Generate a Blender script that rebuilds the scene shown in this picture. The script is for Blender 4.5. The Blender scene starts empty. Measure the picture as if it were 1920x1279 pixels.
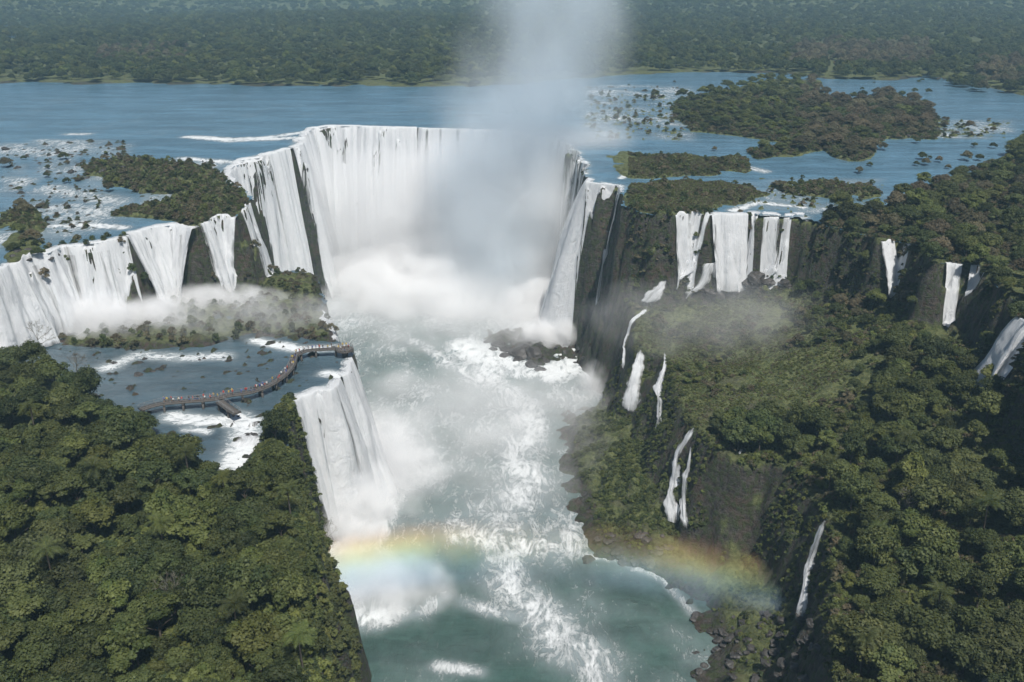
import bpy, math, random
import numpy as np
from mathutils import Vector, Matrix, Euler
R = math.radians
rng = np.random.default_rng(7); random.seed(7)
S = bpy.context.scene
COL = S.collection
F = 1750.0; PITCH = R(21.5); CAMZ = 80.0
# ------------------------------------------------------------------ numpy noise
def _h(ix, iy, seed):
    n = (ix.astype(np.int64) * 374761393 + iy.astype(np.int64) * 668265263 + seed * 982451653) & 0xffffffff
    n = ((n ^ (n >> 13)) * 1274126177) & 0xffffffff
    n = (n ^ (n >> 16)) & 0xffffffff
    return n.astype(np.float64) / 4294967295.0
def vnoise(x, y, seed=0):
    x = np.asarray(x, float); y = np.asarray(y, float)
    ix = np.floor(x); iy = np.floor(y); fx = x - ix; fy = y - iy
    fx = fx * fx * (3 - 2 * fx); fy = fy * fy * (3 - 2 * fy)
    ix = ix.astype(np.int64); iy = iy.astype(np.int64)
    a = _h(ix, iy, seed); b = _h(ix + 1, iy, seed); c = _h(ix, iy + 1, seed); d = _h(ix + 1, iy + 1, seed)
    return ((a * (1 - fx) + b * fx) * (1 - fy) + (c * (1 - fx) + d * fx) * fy) * 2 - 1
def fbm(x, y, octs=4, seed=0):
    s = 0; a = 1; t = 0
    for k in range(octs):
        s = s + a * vnoise(np.asarray(x) * 2 ** k, np.asarray(y) * 2 ** k, seed + k * 17); t += a; a *= .5
    return s / t * 1.5
def ss(x): 
    x = np.clip(x, 0, 1); return x * x * (3 - 2 * x)
# ------------------------------------------------------------------ where a line of sight meets a level
def ray(px, py):
    dx = (np.asarray(px, float) - 960) / F; dy = (640 - np.asarray(py, float)) / F
    cp, sp = math.cos(PITCH), math.sin(PITCH)
    return dx, cp + dy * sp, -sp + dy * cp
def at(px, py, z):
    x, y, w = ray(px, py); t = (z - CAMZ) / w
    return x * t, y * t
def atf(px, py, zf):
    z = -10.0
    for _ in range(25):
        x, y = at(px, py, z); z = .5 * z + .5 * zf(x, y)
    return x, y
def zw(x, y):      # upper river level: falls a few metres towards the lip
    return -6.5 * ss((500 - y) / 170) - 1.5 * ss((x - 10) / 60) * ss((480 - y) / 80)
def zL(x, y): return -34.0 + 0 * x
def zR(x, y): return -39 - 8 * ss((385 - y) / 60) + 19 * ss((x - 68) / 80)
def poly(pts, zf=None, z=None):
    o = []
    for p in pts:
        if len(p) == 3: o.append(at(p[0], p[1], p[2]))
        elif z is not None: o.append(at(p[0], p[1], z))
        else: o.append(atf(p[0], p[1], zf))
    return np.array(o, float)
JIG = []
def jig(x, y):     # raggedness of the cliff edges
    return 2.2 * fbm(x / 9, y / 9, 2, 301) + 1.0 * fbm(x / 2.6, y / 2.6, 2, 302), 2.2 * fbm(x / 9, y / 9, 2, 303) + 1.0 * fbm(x / 2.6, y / 2.6, 2, 304)
def sd(P, x, y):   # signed distance, positive inside
    x = np.asarray(x, float); y = np.asarray(y, float)
    if any(P is q for q in JIG):
        jx, jy = jig(x, y); x = x + jx; y = y + jy
    d = np.full(x.shape, 1e18); ins = np.zeros(x.shape, bool)
    n = len(P)
    for i in range(n):
        ax, ay = P[i]; bx, by = P[(i + 1) % n]
        ex, ey = bx - ax, by - ay; L = ex * ex + ey * ey + 1e-12
        t = np.clip(((x - ax) * ex + (y - ay) * ey) / L, 0, 1)
        d = np.minimum(d, (x - ax - t * ex) ** 2 + (y - ay - t * ey) ** 2)
        c = (ay > y) != (by > y)
        if ay != by: ins ^= c & (x < ex * (y - ay) / (by - ay) + ax)
    d = np.sqrt(d); return np.where(ins, d, -d)
# lips (photo pixels, taken on the level they stand on)
RIM_A = [(-900, 700), (-400, 575), (-120, 527), (0, 503), (70, 480), (130, 462), (235, 447), (255, 437), (300, 426), (335, 424), (352, 428), (372, 427), (388, 418), (412, 409), (440, 412), (444, 402), (455, 392), (466, 382), (466, 366), (452, 350), (436, 338), (433, 325), (446, 305), (490, 292), (540, 280), (558, 277), (566, 262), (575, 248), (592, 240), (620, 237), (700, 239), (780, 241), (850, 243), (930, 246), (1000, 253), (1050, 267), (1082, 290), (1098, 318), (1103, 340), (1130, 346), (1162, 350), (1170, 362), (1172, 385), (1200, 400), (1240, 405), (1270, 404), (1330, 404), (1345, 400), (1400, 402), (1440, 408), (1500, 408), (1560, 425), (1640, 452), (1680, 457), (1750, 492), (1790, 500), (1838, 504), (1880, 550), (1925, 605), (2050, 800)]
rimA = poly(RIM_A, zw)
polyU = np.vstack([rimA, [[160, 60], [6500, 60], [6500, 9500], [-6500, 9500], [-6500, 150]]])
ML = [(-800, 480), (455, 480), (480, 497), (505, 508), (560, 507), (590, 514), (601, 540), (608, 580), (622, 620), (640, 648), (655, 668), (658, 690), (648, 708), (632, 716), (618, 728), (590, 735), (548, 747), (535, 775), (535, 830), (545, 880), (560, 950), (574, 1010), (580, 1080), (575, 1180), (575, 1280), (580, 1500), (580, 2600), (-1500, 2600)]
polyML = poly(ML, z=-34.0)
MR = [(1140, 470), (1152, 520), (1165, 560), (1188, 590), (1192, 640), (1208, 656), (1246, 662), (1262, 700), (1275, 760), (1306, 806), (1350, 850), (1395, 872), (1440, 866), (1500, 895), (1532, 950), (1557, 982), (1562, 1060), (1562, 1200), (1570, 1400), (1600, 2600), (6000, 2600), (6000, 470)]
JIG += [polyU, polyML]
polyMR = poly(MR, zR)
TR = [(1010, 560), (1078, 630), (1110, 665), (1168, 700), (1170, 745), (1110, 758), (1062, 775), (1045, 810), (1042, 880), (1070, 960), (1105, 1035), (1190, 1062), (1250, 1090), (1298, 1150), (1312, 1279), (1330, 1450), (1340, 2600), (5000, 2600), (5000, 400), (1000, 380)]
polyTR = poly(TR, z=-80.0)
TL = [(610, 1150), (638, 1200), (650, 1279), (655, 1500), (655, 2600), (-500, 2600), (-500, 1100)]
polyTL = poly(TL, z=-80.0)
# land standing out of the upper river
LAND = [
 [(150, 315), (230, 298), (330, 302), (395, 318), (430, 345), (462, 362), (478, 388), (462, 402), (440, 416), (392, 432), (350, 436), (335, 415), (290, 412), (225, 402), (250, 390), (300, 380), (330, 365), (250, 362), (200, 350)],
 [(8, 400), (50, 384), (85, 400), (92, 430), (60, 490), (22, 495), (10, 450)], 
 [(1270, 190), (1400, 160), (1440, 150), (1535, 152), (1545, 180), (1600, 190), (1660, 178), (1740, 195), (1765, 235), (1750, 262), (1660, 262), (1640, 300), (1590, 302), (1540, 285), (1480, 298), (1420, 300), (1400, 285), (1450, 270), (1380, 255), (1290, 248), (1262, 222)],
 [(1130, 292), (1160, 286), (1250, 290), (1330, 292), (1410, 300), (1405, 322), (1360, 328), (1280, 332), (1180, 334), (1150, 320)],
 [(1165, 356), (1190, 345), (1290, 338), (1340, 342), (1400, 350), (1440, 366), (1420, 378), (1370, 386), (1345, 396), (1335, 404), (1300, 415), (1262, 420), (1200, 420), (1160, 400), (1160, 370)],
 [(1660, 395), (1670, 372), (1720, 352), (1790, 330), (1870, 305), (1900, 270), (2100, 240), (3200, 200), (3000, 1000), (2040, 860), (1900, 640), (1870, 590), (1830, 545), (1745, 530), (1680, 490), (1630, 480), (1555, 450), (1508, 425), (1560, 398), (1600, 395)],
 [(1445, 352), (1560, 345), (1650, 360), (1650, 372), (1560, 372), (1470, 366)],
]
polyLand = [poly(l, zw) for l in LAND]
# forest beyond the river (z = 0); the bank
BANK = [(-6000, 158), (0, 156), (300, 158), (480, 160), (700, 164), (900, 163), (1100, 148), (1250, 138), (1420, 136), (1500, 140), (1560, 150), (1680, 152), (1700, 146), (1760, 144), (1775, 158), (1840, 160), (1842, 178), (1930, 182), (2600, 190), (7000, 190)]
bank = poly(BANK, z=0.0)
def far_land(x, y):   # > 0 on the far bank
    return y - np.interp(x, bank[:, 0], bank[:, 1])
# ------------------------------------------------------------------ height of the ground
def prof(s, w):
    t = np.clip((s + w) / w, 0, 1)
    return np.clip(t + 0.03 * np.sin(t * math.pi * 2 * 2.5) * np.sin(math.pi * t), 0, 1)
def landmask(x, y):
    m = np.full(np.shape(x), -1e9)
    for P in polyLand: m = np.maximum(m, sd(P, x, y))
    return m + 3.6 * fbm(np.asarray(x) / 9, np.asarray(y) / 14, 4, 55)
ROCKZ = [(0, 268, 60, 330, .1), (60, 262, 250, 345, .12), (0, 330, 200, 440, .2), (250, 300, 430, 400, 0), (1090, 160, 1300, 265, .12), (1740, 225, 1900, 262, .1), (1380, 335, 1660, 400, .1)]
rz = []
for a in ROCKZ:
    P = poly([(a[0], a[1]), (a[2], a[1]), (a[2], a[3]), (a[0], a[3])], zw); rz.append((P, a[4]))
def rapid(x, y):
    m = np.full(np.shape(x), -1e9)
    for P, _ in rz: m = np.maximum(m, sd(P, x, y))
    return ss((m + 6) / 12)
pLedge = poly([(60, 600), (150, 590), (280, 575), (420, 560), (500, 512), (590, 515), (606, 570), (628, 640), (560, 636), (470, 628), (380, 650), (250, 655), (120, 650)], z=-34.0)
pForest = poly([(-900, 700), (-100, 690), (0, 690), (80, 712), (150, 752), (230, 792), (290, 812), (345, 868), (420, 905), (480, 900), (490, 830), (510, 800), (528, 775), (532, 830), (545, 880), (560, 950), (574, 1010), (580, 1080), (575, 1180), (575, 1280), (580, 1500), (580, 2600), (-1500, 2600)], z=-34.0)
def H(x, y, detail=True):
    x = np.asarray(x, float); y = np.asarray(y, float)
    n1 = fbm(x / 22, y / 22, 3, 1); n2 = fbm(x / 6.5, y / 6.5, 3, 9); n3 = fbm(x / 2.2, y / 2.2, 2, 23)
    h = np.full(x.shape, -84.0)
    tl = sd(polyTL, x, y) + 2 * n2
    h = np.maximum(h, -83 + np.clip(tl + 4, 0, 14) * .9 + np.where(tl > 0, n3 * .8, 0))
    tr = sd(polyTR, x, y) + 2.5 * n2
    h = np.maximum(h, -82.5 + np.clip(tr + 4, 0, 40) * .5 + np.where(tr > -1, n3 * .9 + n2 * 1.2, 0))
    # boulder bar in mid river
    m = sd(poly([(915, 622), (985, 620), (1010, 640), (1100, 662), (1095, 672), (1040, 668), (1012, 690), (985, 676), (925, 645)], z=-80.0), x, y)
    h = np.maximum(h, np.where(m > -8, -82.0 + np.clip(m + 5, 0, 9) * .4 + n3 * 1.8, -84))
    sl = sd(polyML, x, y)
    s1 = sl + 2.0 * n1 * ss((-sl) / 4) + 1.6 * n2 * ss((-sl + 1) / 3)
    led = sd(pLedge, x, y); fo = sd(pForest, x, y)
    top = -35.0 + ss((led + 3) / 6) * (2.0 + n2 * 1.0 + n1 * .8) + ss((fo + 4) / 6) * (2.2 + 2.5 * n1 + n2 + ss((fo - 15) / 60) * 3) + np.clip(n3 - .25, 0, 1) * 2.2 * ss((sl + 0) / 3)
    h = h + (top - h) * prof(s1, 8.0)
    sr = sd(polyMR, x, y)
    s1 = sr + 3.0 * n1 * ss((-sr) / 5) + 1.8 * n2 * ss((-sr + 1) / 4)
    top = zR(x, y) + 1.2 + 1.6 * n1 + .9 * n2 + .35 * n3
    h = np.where(s1 > -12, h + np.maximum(top - h, 0) * prof(s1, 12.0), h)
    su = sd(polyU, x, y)
    s1 = su + 2.4 * n1 * ss((-su) / 4) + 1.8 * n2 * ss((-su + 1) / 3)
    lm = landmask(x, y); rp = rapid(x, y)
    w = zw(x, y)
    top = w - 1.0 + ss((lm + 1.5) / 4) * (1.9 + .7 * n2 + .5 * n1) + np.clip(n3 - .22, 0, 1) * 2.6 * rp
    fl = far_land(x, y) + 14 * n1
    top = np.where(fl > -30, np.maximum(top, w - 1 + ss((fl + 4) / 10) * 2.2), top)
    top = top + np.where(fl > 0, ss((fl - 300) / 1200) * (18 + 22 * fbm(x / 700, y / 700, 2, 77)), 0)
    h = h + (top - h) * prof(s1, 6.5)
    return h
def graded(a, b, lo, hi, step, g):
    c = list(np.arange(a, b + .01, step)); s = step; v = a; L = []
    while v > lo: s *= g; v -= s; L.append(v)
    s = step; v = b; Rr = []
    while v < hi: s *= g; v += s; Rr.append(v)
    return np.array(L[::-1] + c + Rr)
XS = graded(-195, 215, -6500, 6500, 1.0, 1.035)
YS = graded(118, 560, -40, 9500, 1.0, 1.035)
GX, GY = np.meshgrid(XS, YS)
GH = H(GX, GY)
def hq(x, y):
    x = np.asarray(x, float); y = np.asarray(y, float)
    i = np.clip(np.searchsorted(XS, x) - 1, 0, len(XS) - 2); j = np.clip(np.searchsorted(YS, y) - 1, 0, len(YS) - 2)
    u = np.clip((x - XS[i]) / (XS[i + 1] - XS[i]), 0, 1); v = np.clip((y - YS[j]) / (YS[j + 1] - YS[j]), 0, 1)
    return (GH[j, i] * (1 - u) + GH[j, i + 1] * u) * (1 - v) + (GH[j + 1, i] * (1 - u) + GH[j + 1, i + 1] * u) * v
def water_level(x, y):
    return np.where(sd(polyU, x, y) > 0, zw(x, y), np.where(sd(polyML, x, y) > 0, -34.0, -80.0))
def hit(px, py, lift=0.0, water=True):
    dx, dy, dz = ray(px, py)
    t = np.arange(120, 1600, .7) if py < 300 else np.arange(90, 620, .35)
    x, y, z = dx * t, dy * t, CAMZ + dz * t
    g = hq(x, y) + lift
    if water: g = np.maximum(g, -80.0 + lift)
    k = np.argmax(z < g)
    return np.array([x[k], y[k], max(z[k], g[k] if abs(g[k] - z[k]) < 3 else z[k])])
# ------------------------------------------------------------------ materials
def mat(name):
    m = bpy.data.materials.new(name); m.use_nodes = True
    nt = m.node_tree; nt.nodes.clear(); return m, nt
def N(nt, t, **kw):
    n = nt.nodes.new(t)
    for k, v in kw.items():
        if k.startswith('i_'): n.inputs[k[2:].replace('_', ' ')].default_value = v
        else: setattr(n, k, v)
    return n
def link(nt, a, ao, b, bi): nt.links.new(a.outputs[ao], b.inputs[bi])
def math_(nt, op, a, b=None, c=None, clamp=False):
    n = nt.nodes.new('ShaderNodeMath'); n.operation = op; n.use_clamp = clamp
    for i, v in enumerate((a, b, c)):
        if v is None: continue
        if isinstance(v, (int, float)): n.inputs[i].default_value = v
        else: nt.links.new(v, n.inputs[i])
    return n.outputs[0]
def mixc(nt, f, a, b, t='MIX'):
    n = nt.nodes.new('ShaderNodeMix'); n.data_type = 'RGBA'; n.blend_type = t
    for s, v in ((0, f), (6, a), (7, b)):
        if isinstance(v, (int, float)): n.inputs[s].default_value = v
        elif isinstance(v, tuple): n.inputs[s].default_value = (*v, 1) if len(v) == 3 else v
        else: nt.links.new(v, n.inputs[s])
    return n.outputs[2]
def noise(nt, vec, scale, detail=4, rough=.55, dist=0):
    n = N(nt, 'ShaderNodeTexNoise'); n.inputs['Scale'].default_value = scale; n.inputs['Detail'].default_value = detail
    n.inputs['Roughness'].default_value = rough; n.inputs['Distortion'].default_value = dist
    if vec is not None: nt.links.new(vec, n.inputs['Vector'])
    return n.outputs['Fac']
def maprange(nt, v, a, b, c=0., d=1., smooth=True):
    n = N(nt, 'ShaderNodeMapRange'); n.interpolation_type = 'SMOOTHSTEP' if smooth else 'LINEAR'
    nt.links.new(v, n.inputs[0])
    for i, q in enumerate((a, b, c, d)): n.inputs[i + 1].default_value = q
    return n.outputs[0]
def out(nt, s, kind='Surface'):
    o = nt.nodes.new('ShaderNodeOutputMaterial'); nt.links.new(s, o.inputs[kind]); return o
def scalev(nt, vec, sx, sy, sz):
    n = N(nt, 'ShaderNodeVectorMath', operation='MULTIPLY'); nt.links.new(vec, n.inputs[0]); n.inputs[1].default_value = (sx, sy, sz); return n.outputs[0]
def bsdf(nt, col, rough=.8, spec=.3, normal=None, **kw):
    b = N(nt, 'ShaderNodeBsdfPrincipled')
    if isinstance(col, tuple): b.inputs['Base Color'].default_value = (*col, 1)
    else: nt.links.new(col, b.inputs['Base Color'])
    if isinstance(rough, (int, float)): b.inputs['Roughness'].default_value = rough
    else: nt.links.new(rough, b.inputs['Roughness'])
    b.inputs['Specular IOR Level'].default_value = spec
    if normal is not None: nt.links.new(normal, b.inputs['Normal'])
    return b
def bump(nt, h, dist=1., st=1.):
    b = N(nt, 'ShaderNodeBump'); b.inputs['Distance'].default_value = dist; b.inputs['Strength'].default_value = st
    nt.links.new(h, b.inputs['Height']); return b.outputs[0]
def m_ground():
    m, nt = mat('ground_rock_and_turf')
    g = N(nt, 'ShaderNodeNewGeometry'); P = g.outputs['Position']
    sx = N(nt, 'ShaderNodeSeparateXYZ'); nt.links.new(g.outputs['Normal'], sx.inputs[0])
    a = noise(nt, P, .12, 5); b = noise(nt, P, .55, 6, .65); c = noise(nt, scalev(nt, P, 1, 1, .35), .9, 6, .7)
    veg = N(nt, 'ShaderNodeAttribute', attribute_name='veg').outputs['Fac']
    rock = mixc(nt, maprange(nt, c, .3, .7), (.018, .017, .016), (.085, .078, .07))
    st = noise(nt, scalev(nt, P, .12, .12, .5), 1, 5, .7, 1.6)
    rock = mixc(nt, maprange(nt, st, .4, .6, 0, .3), rock, (.105, .082, .062))
    rock = mixc(nt, maprange(nt, a, .5, .62, 0, .5), rock, (.10, .065, .045))
    rock = mixc(nt, maprange(nt, b, .44, .58, 0, .85), rock, (.045, .06, .022))
    grn = mixc(nt, maprange(nt, b, .35, .65), (.055, .072, .022), (.15, .165, .065))
    grn = mixc(nt, maprange(nt, a, .5, .7, 0, .6), grn, (.085, .075, .05))
    flat = maprange(nt, sx.outputs[2], .45, .8)
    f = math_(nt, 'MULTIPLY', flat, veg)
    f = math_(nt, 'MULTIPLY', f, maprange(nt, math_(nt, 'ADD', b, veg), .7, 1.15))
    col = mixc(nt, f, rock, grn)
    bb = bsdf(nt, col, .75, .3, bump(nt, math_(nt, 'ADD', math_(nt, 'ADD', b, c), math_(nt, 'MULTIPLY', st, .6)), 1.5, .9))
    out(nt, bb.outputs[0]); return m
def m_foliage(name, c1, c2, c3, brown=.15):
    m, nt = mat(name)
    oi = N(nt, 'ShaderNodeObjectInfo')
    t = N(nt, 'ShaderNodeAttribute', attribute_name='tone').outputs['Fac']
    g = N(nt, 'ShaderNodeNewGeometry')
    ln = noise(nt, oi.outputs['Location'], .02, 2, .5)
    col = mixc(nt, oi.outputs['Random'], c1, c2)
    col = mixc(nt, t, col, c3)
    col = mixc(nt, maprange(nt, ln, .52, .62, 0, brown), col, (.10, .078, .05))
    hs = N(nt, 'ShaderNodeHueSaturation'); nt.links.new(col, hs.inputs['Color'])
    wn = N(nt, 'ShaderNodeTexWhiteNoise', noise_dimensions='1D'); nt.links.new(math_(nt, 'MULTIPLY', oi.outputs['Random'], 91.7), wn.inputs['W'])
    nt.links.new(maprange(nt, wn.outputs['Value'], 0, 1, .6, 1.35, False), hs.inputs['Value'])
    nt.links.new(maprange(nt, oi.outputs['Random'], 0, 1, .485, .51, False), hs.inputs['Hue'])
    b = bsdf(nt, hs.outputs[0], .6, .25)
    tr = N(nt, 'ShaderNodeBsdfTranslucent'); nt.links.new(hs.outputs[0], tr.inputs[0])
    mx = N(nt, 'ShaderNodeMixShader'); mx.inputs[0].default_value = .28
    nt.links.new(b.outputs[0], mx.inputs[1]); nt.links.new(tr.outputs[0], mx.inputs[2])
    out(nt, mx.outputs[0]); return m
def m_water(name, body, foamcol=(.78, .8, .8), rough=.12, sc=.18, wave=1.0, flow=(1, .3, 1), spec=.5, milk=(.28, .32, .33)):
    m, nt = mat(name)
    g = N(nt, 'ShaderNodeNewGeometry'); P = scalev(nt, g.outputs['Position'], *flow)
    fo = N(nt, 'ShaderNodeAttribute', attribute_name='foam').outputs['Fac']
    w1 = noise(nt, P, sc, 3, .5, 1.5)
    n1 = noise(nt, P, sc * 1.6, 9, .68, 1.1)
    rdg = math_(nt, 'SUBTRACT', 1.0, math_(nt, 'ABSOLUTE', math_(nt, 'MULTIPLY', math_(nt, 'SUBTRACT', n1, .5), 9.0)), None, True)   # thin marbled lines
    n2 = noise(nt, P, sc * 5, 7, .72, .8)
    n3 = noise(nt, P, sc * .55, 3, .5, .5)
    pat = math_(nt, 'ADD', math_(nt, 'MULTIPLY', rdg, .42), math_(nt, 'MULTIPLY', maprange(nt, n2, .3, .7), .38))
    pat = math_(nt, 'ADD', pat, math_(nt, 'MULTIPLY', maprange(nt, n3, .35, .65), .2))
    t = math_(nt, 'SUBTRACT', 1.0, math_(nt, 'MULTIPLY', fo, .95))
    f = maprange(nt, math_(nt, 'SUBTRACT', pat, t), -.08, .5)
    f = math_(nt, 'MULTIPLY', f, .86)
    milky = maprange(nt, math_(nt, 'ADD', math_(nt, 'MULTIPLY', n3, .5), fo), .3, .95, 0, .85)
    sk = noise(nt, scalev(nt, g.outputs['Position'], .018, .085, 1), 1, 9, .78, .4)
    bc = mixc(nt, maprange(nt, sk, .35, .65), tuple(q * .72 for q in body), tuple(q * 1.3 for q in body))
    col = mixc(nt, milky, bc, milk)
    col = mixc(nt, f, col, foamcol)
    h = math_(nt, 'ADD', math_(nt, 'MULTIPLY', n2, .6), math_(nt, 'ADD', math_(nt, 'MULTIPLY', w1, .8), math_(nt, 'MULTIPLY', f, .35)))
    b = bsdf(nt, col, maprange(nt, f, 0, 1, rough, .7), spec, bump(nt, h, wave, .7))
    out(nt, b.outputs[0]); return m
def m_fall(name, col=(.9, .91, .92), gap=.0):
    m, nt = mat(name)
    uv = N(nt, 'ShaderNodeUVMap').outputs[0]
    d = N(nt, 'ShaderNodeAttribute', attribute_name='dens').outputs['Fac']
    s1 = noise(nt, scalev(nt, uv, .5, .03, 1), 1, 5, .6, .5)
    s2 = noise(nt, scalev(nt, uv, 1.7, .1, 1), 1, 6, .7, .8)
    s = math_(nt, 'ADD', math_(nt, 'MULTIPLY', s1, .6), math_(nt, 'MULTIPLY', s2, .4))
    s3 = noise(nt, scalev(nt, uv, .55, .2, 1), 1, 6, .72, 1.2)
    al = maprange(nt, math_(nt, 'ADD', s, d), .84, 1.16, 0, 1, False)
    shade = mixc(nt, maprange(nt, s2, .3, .6), (.84, .86, .87), col)
    shade = mixc(nt, maprange(nt, s3, .42, .6, .3, 0), shade, (.66, .7, .73))
    b = bsdf(nt, shade, .75, .15, bump(nt, math_(nt, 'ADD', math_(nt, 'ADD', s1, s2), math_(nt, 'MULTIPLY', s3, 1.3)), 1.0, .55))
    tl = N(nt, 'ShaderNodeBsdfTranslucent'); tl.inputs[0].default_value = (.9, .91, .92, 1)
    mx = N(nt, 'ShaderNodeMixShader'); mx.inputs[0].default_value = .25
    nt.links.new(b.outputs[0], mx.inputs[1]); nt.links.new(tl.outputs[0], mx.inputs[2])
    tp = N(nt, 'ShaderNodeBsdfTransparent'); m2 = N(nt, 'ShaderNodeMixShader')
    nt.links.new(al, m2.inputs[0]); nt.links.new(tp.outputs[0], m2.inputs[1]); nt.links.new(mx.outputs[0], m2.inputs[2])
    out(nt, m2.outputs[0]); return m
def m_simple(name, c, rough=.7, var=.3, sc=2.0, spec=.3):
    m, nt = mat(name)
    tc = N(nt, 'ShaderNodeTexCoord'); n = noise(nt, tc.outputs['Object'], sc, 5, .6)
    oi = N(nt, 'ShaderNodeObjectInfo')
    k = math_(nt, 'ADD', maprange(nt, n, .3, .7, 1 - var, 1 + var, False), maprange(nt, oi.outputs['Random'], 0, 1, -.12, .12, False))
    col = N(nt, 'ShaderNodeVectorMath', operation='SCALE'); col.inputs[0].default_value = c; nt.links.new(k, col.inputs['Scale'])
    b = bsdf(nt, col.outputs[0], rough, spec, bump(nt, n, .3, .5)); out(nt, b.outputs[0]); return m
M_ground = m_ground()
M_leaf = [m_foliage('leaf_olive', (.046, .066, .018), (.064, .08, .026), (.12, .138, .045)),
          m_foliage('leaf_deep', (.028, .046, .016), (.046, .066, .022), (.09, .11, .038)),
          m_foliage('leaf_yellow_green', (.082, .1, .022), (.062, .088, .024), (.14, .158, .048)),
          m_foliage('leaf_brown_grey', (.11, .09, .05), (.085, .085, .045), (.165, .145, .085), .3)]
M_bark = m_simple('bark_grey_brown', (.09, .075, .06), .85, .35, 4)
M_rock = m_simple('dark_wet_basalt', (.05, .046, .042), .55, .5, 1.2, .4)
M_wu = m_water('upper_river_water', (.08, .16, .22), rough=.24, sc=.1, wave=.8, flow=(1, .55, 1))
M_wp = m_water('terrace_pool_water', (.06, .095, .115), rough=.2, sc=.16, wave=.35, flow=(.6, 1, 1))
M_wg = m_water('gorge_water', (.045, .088, .074), rough=.25, sc=.085, wave=1.2, flow=(1.3, .55, 1))
M_fall = m_fall('white_falling_water')
M_deck = m_simple('walkway_concrete', (.11, .10, .09), .8, .25, 3)
M_rail = m_simple('grey_steel_rail', (.2, .2, .2), .5, .15, 3)
# ------------------------------------------------------------------ object helpers
def tag(o, label=None, cat=None, group=None, kind=None):
    if label: o['label'] = label
    if cat: o['category'] = cat
    if group: o['group'] = group
    if kind: o['kind'] = kind
    return o
def mesh_np(name, V, Fq, mt, parent=None, attrs=None, uv=None, smooth=True, link_=True):
    V = np.asarray(V, np.float32); Fq = np.asarray(Fq, np.int32)
    me = bpy.data.meshes.new(name)
    me.vertices.add(len(V)); me.vertices.foreach_set('co', V.ravel())
    k = Fq.shape[1]
    me.loops.add(Fq.size); me.loops.foreach_set('vertex_index', Fq.ravel())
    me.polygons.add(len(Fq)); me.polygons.foreach_set('loop_start', np.arange(0, Fq.size, k, dtype=np.int32))
    me.polygons.foreach_set('loop_total', np.full(len(Fq), k, np.int32))
    if smooth: me.polygons.foreach_set('use_smooth', np.ones(len(Fq), bool))
    for a, v in (attrs or {}).items():
        at_ = me.attributes.new(a, 'FLOAT', 'POINT' if len(v) == len(V) else 'FACE'); at_.data.foreach_set('value', np.asarray(v, np.float32))
    if uv is not None:
        l = me.uv_layers.new(name='UVMap'); l.data.foreach_set('uv', np.asarray(uv, np.float32)[Fq.ravel()].ravel())
    me.update(calc_edges=True); me.validate()
    if mt: me.materials.append(mt)
    if not link_: return me
    o = bpy.data.objects.new(name, me); COL.objects.link(o)
    if parent: o.parent = parent
    return o
def grid_faces(nx, ny, keep=None):
    i = np.arange(nx - 1); j = np.arange(ny - 1); J, I = np.meshgrid(j, i, indexing='ij')
    a = (J * nx + I); f = np.stack([a, a + 1, a + nx + 1, a + nx], -1).reshape(-1, 4)
    return f if keep is None else f[keep.reshape(-1)]
# ------------------------------------------------------------------ ground
print('ground'); 
nx, ny = len(XS), len(YS)
JX = GX + np.where(GH < -1000, 0, 0)
veg = np.clip(ss((landmask(GX, GY) + 1) / 2) + ss(sd(pForest, GX, GY) / 3) + ss(sd(pLedge, GX, GY) / 3) + ss(sd(polyMR, GX, GY) / 2) * (sd(polyU, GX, GY) < 0) + ss((sd(polyTR, GX, GY) - 4) / 6) * (GH > -78) + ss(far_land(GX, GY) / 5), 0, 1)
ground = mesh_np('terrain', np.stack([GX, GY, GH], -1).reshape(-1, 3), grid_faces(nx, ny), M_ground, attrs={'veg': veg.ravel()})
tag(ground, 'basalt plateaus, cliffs and terraces around the gorge', None, None, 'structure')
# ------------------------------------------------------------------ water sheets
def px_of(x, y, z):
    cp, sp = math.cos(PITCH), math.sin(PITCH)
    dz = z - CAMZ; d = y * cp - dz * sp; u = y * sp + dz * cp
    return 960 + F * x / d, 640 - F * u / d
def blob(x, y, pts, z, r):       # distance to a broken line of flow, in metres -> 0..1
    d = np.full(np.shape(x), 1e9)
    P = [at(a, b, z) if z is not None else atf(a, b, zw) for a, b in pts]
    for i in range(len(P) - 1):
        ax, ay = P[i]; ex, ey = P[i + 1][0] - ax, P[i + 1][1] - ay; L = ex * ex + ey * ey + 1e-9
        t = np.clip(((x - ax) * ex + (y - ay) * ey) / L, 0, 1)
        d = np.minimum(d, np.hypot(x - ax - t * ex, y - ay - t * ey))
    return np.exp(-(d / r) ** 2)
def sheet(name, xs, ys, zf, keepf, foamf, mt, label):
    X, Y = np.meshgrid(xs, ys); Z = zf(X, Y)
    cx = .25 * (X[1:, 1:] + X[:-1, 1:] + X[1:, :-1] + X[:-1, :-1]); cy = .25 * (Y[1:, 1:] + Y[:-1, 1:] + Y[1:, :-1] + Y[:-1, :-1])
    o = mesh_np(name, np.stack([X, Y, Z], -1).reshape(-1, 3), grid_faces(len(xs), len(ys), keepf(cx, cy)), mt, attrs={'foam': np.clip(foamf(X, Y), 0, 1).ravel()})
    bm_clean(o); return tag(o, label, None, None, 'structure')
def bm_clean(o):
    import bmesh
    bm = bmesh.new(); bm.from_mesh(o.data)
    bmesh.ops.delete(bm, geom=[v for v in bm.verts if not v.link_faces], context='VERTS'); bm.to_mesh(o.data); bm.free()
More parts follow.
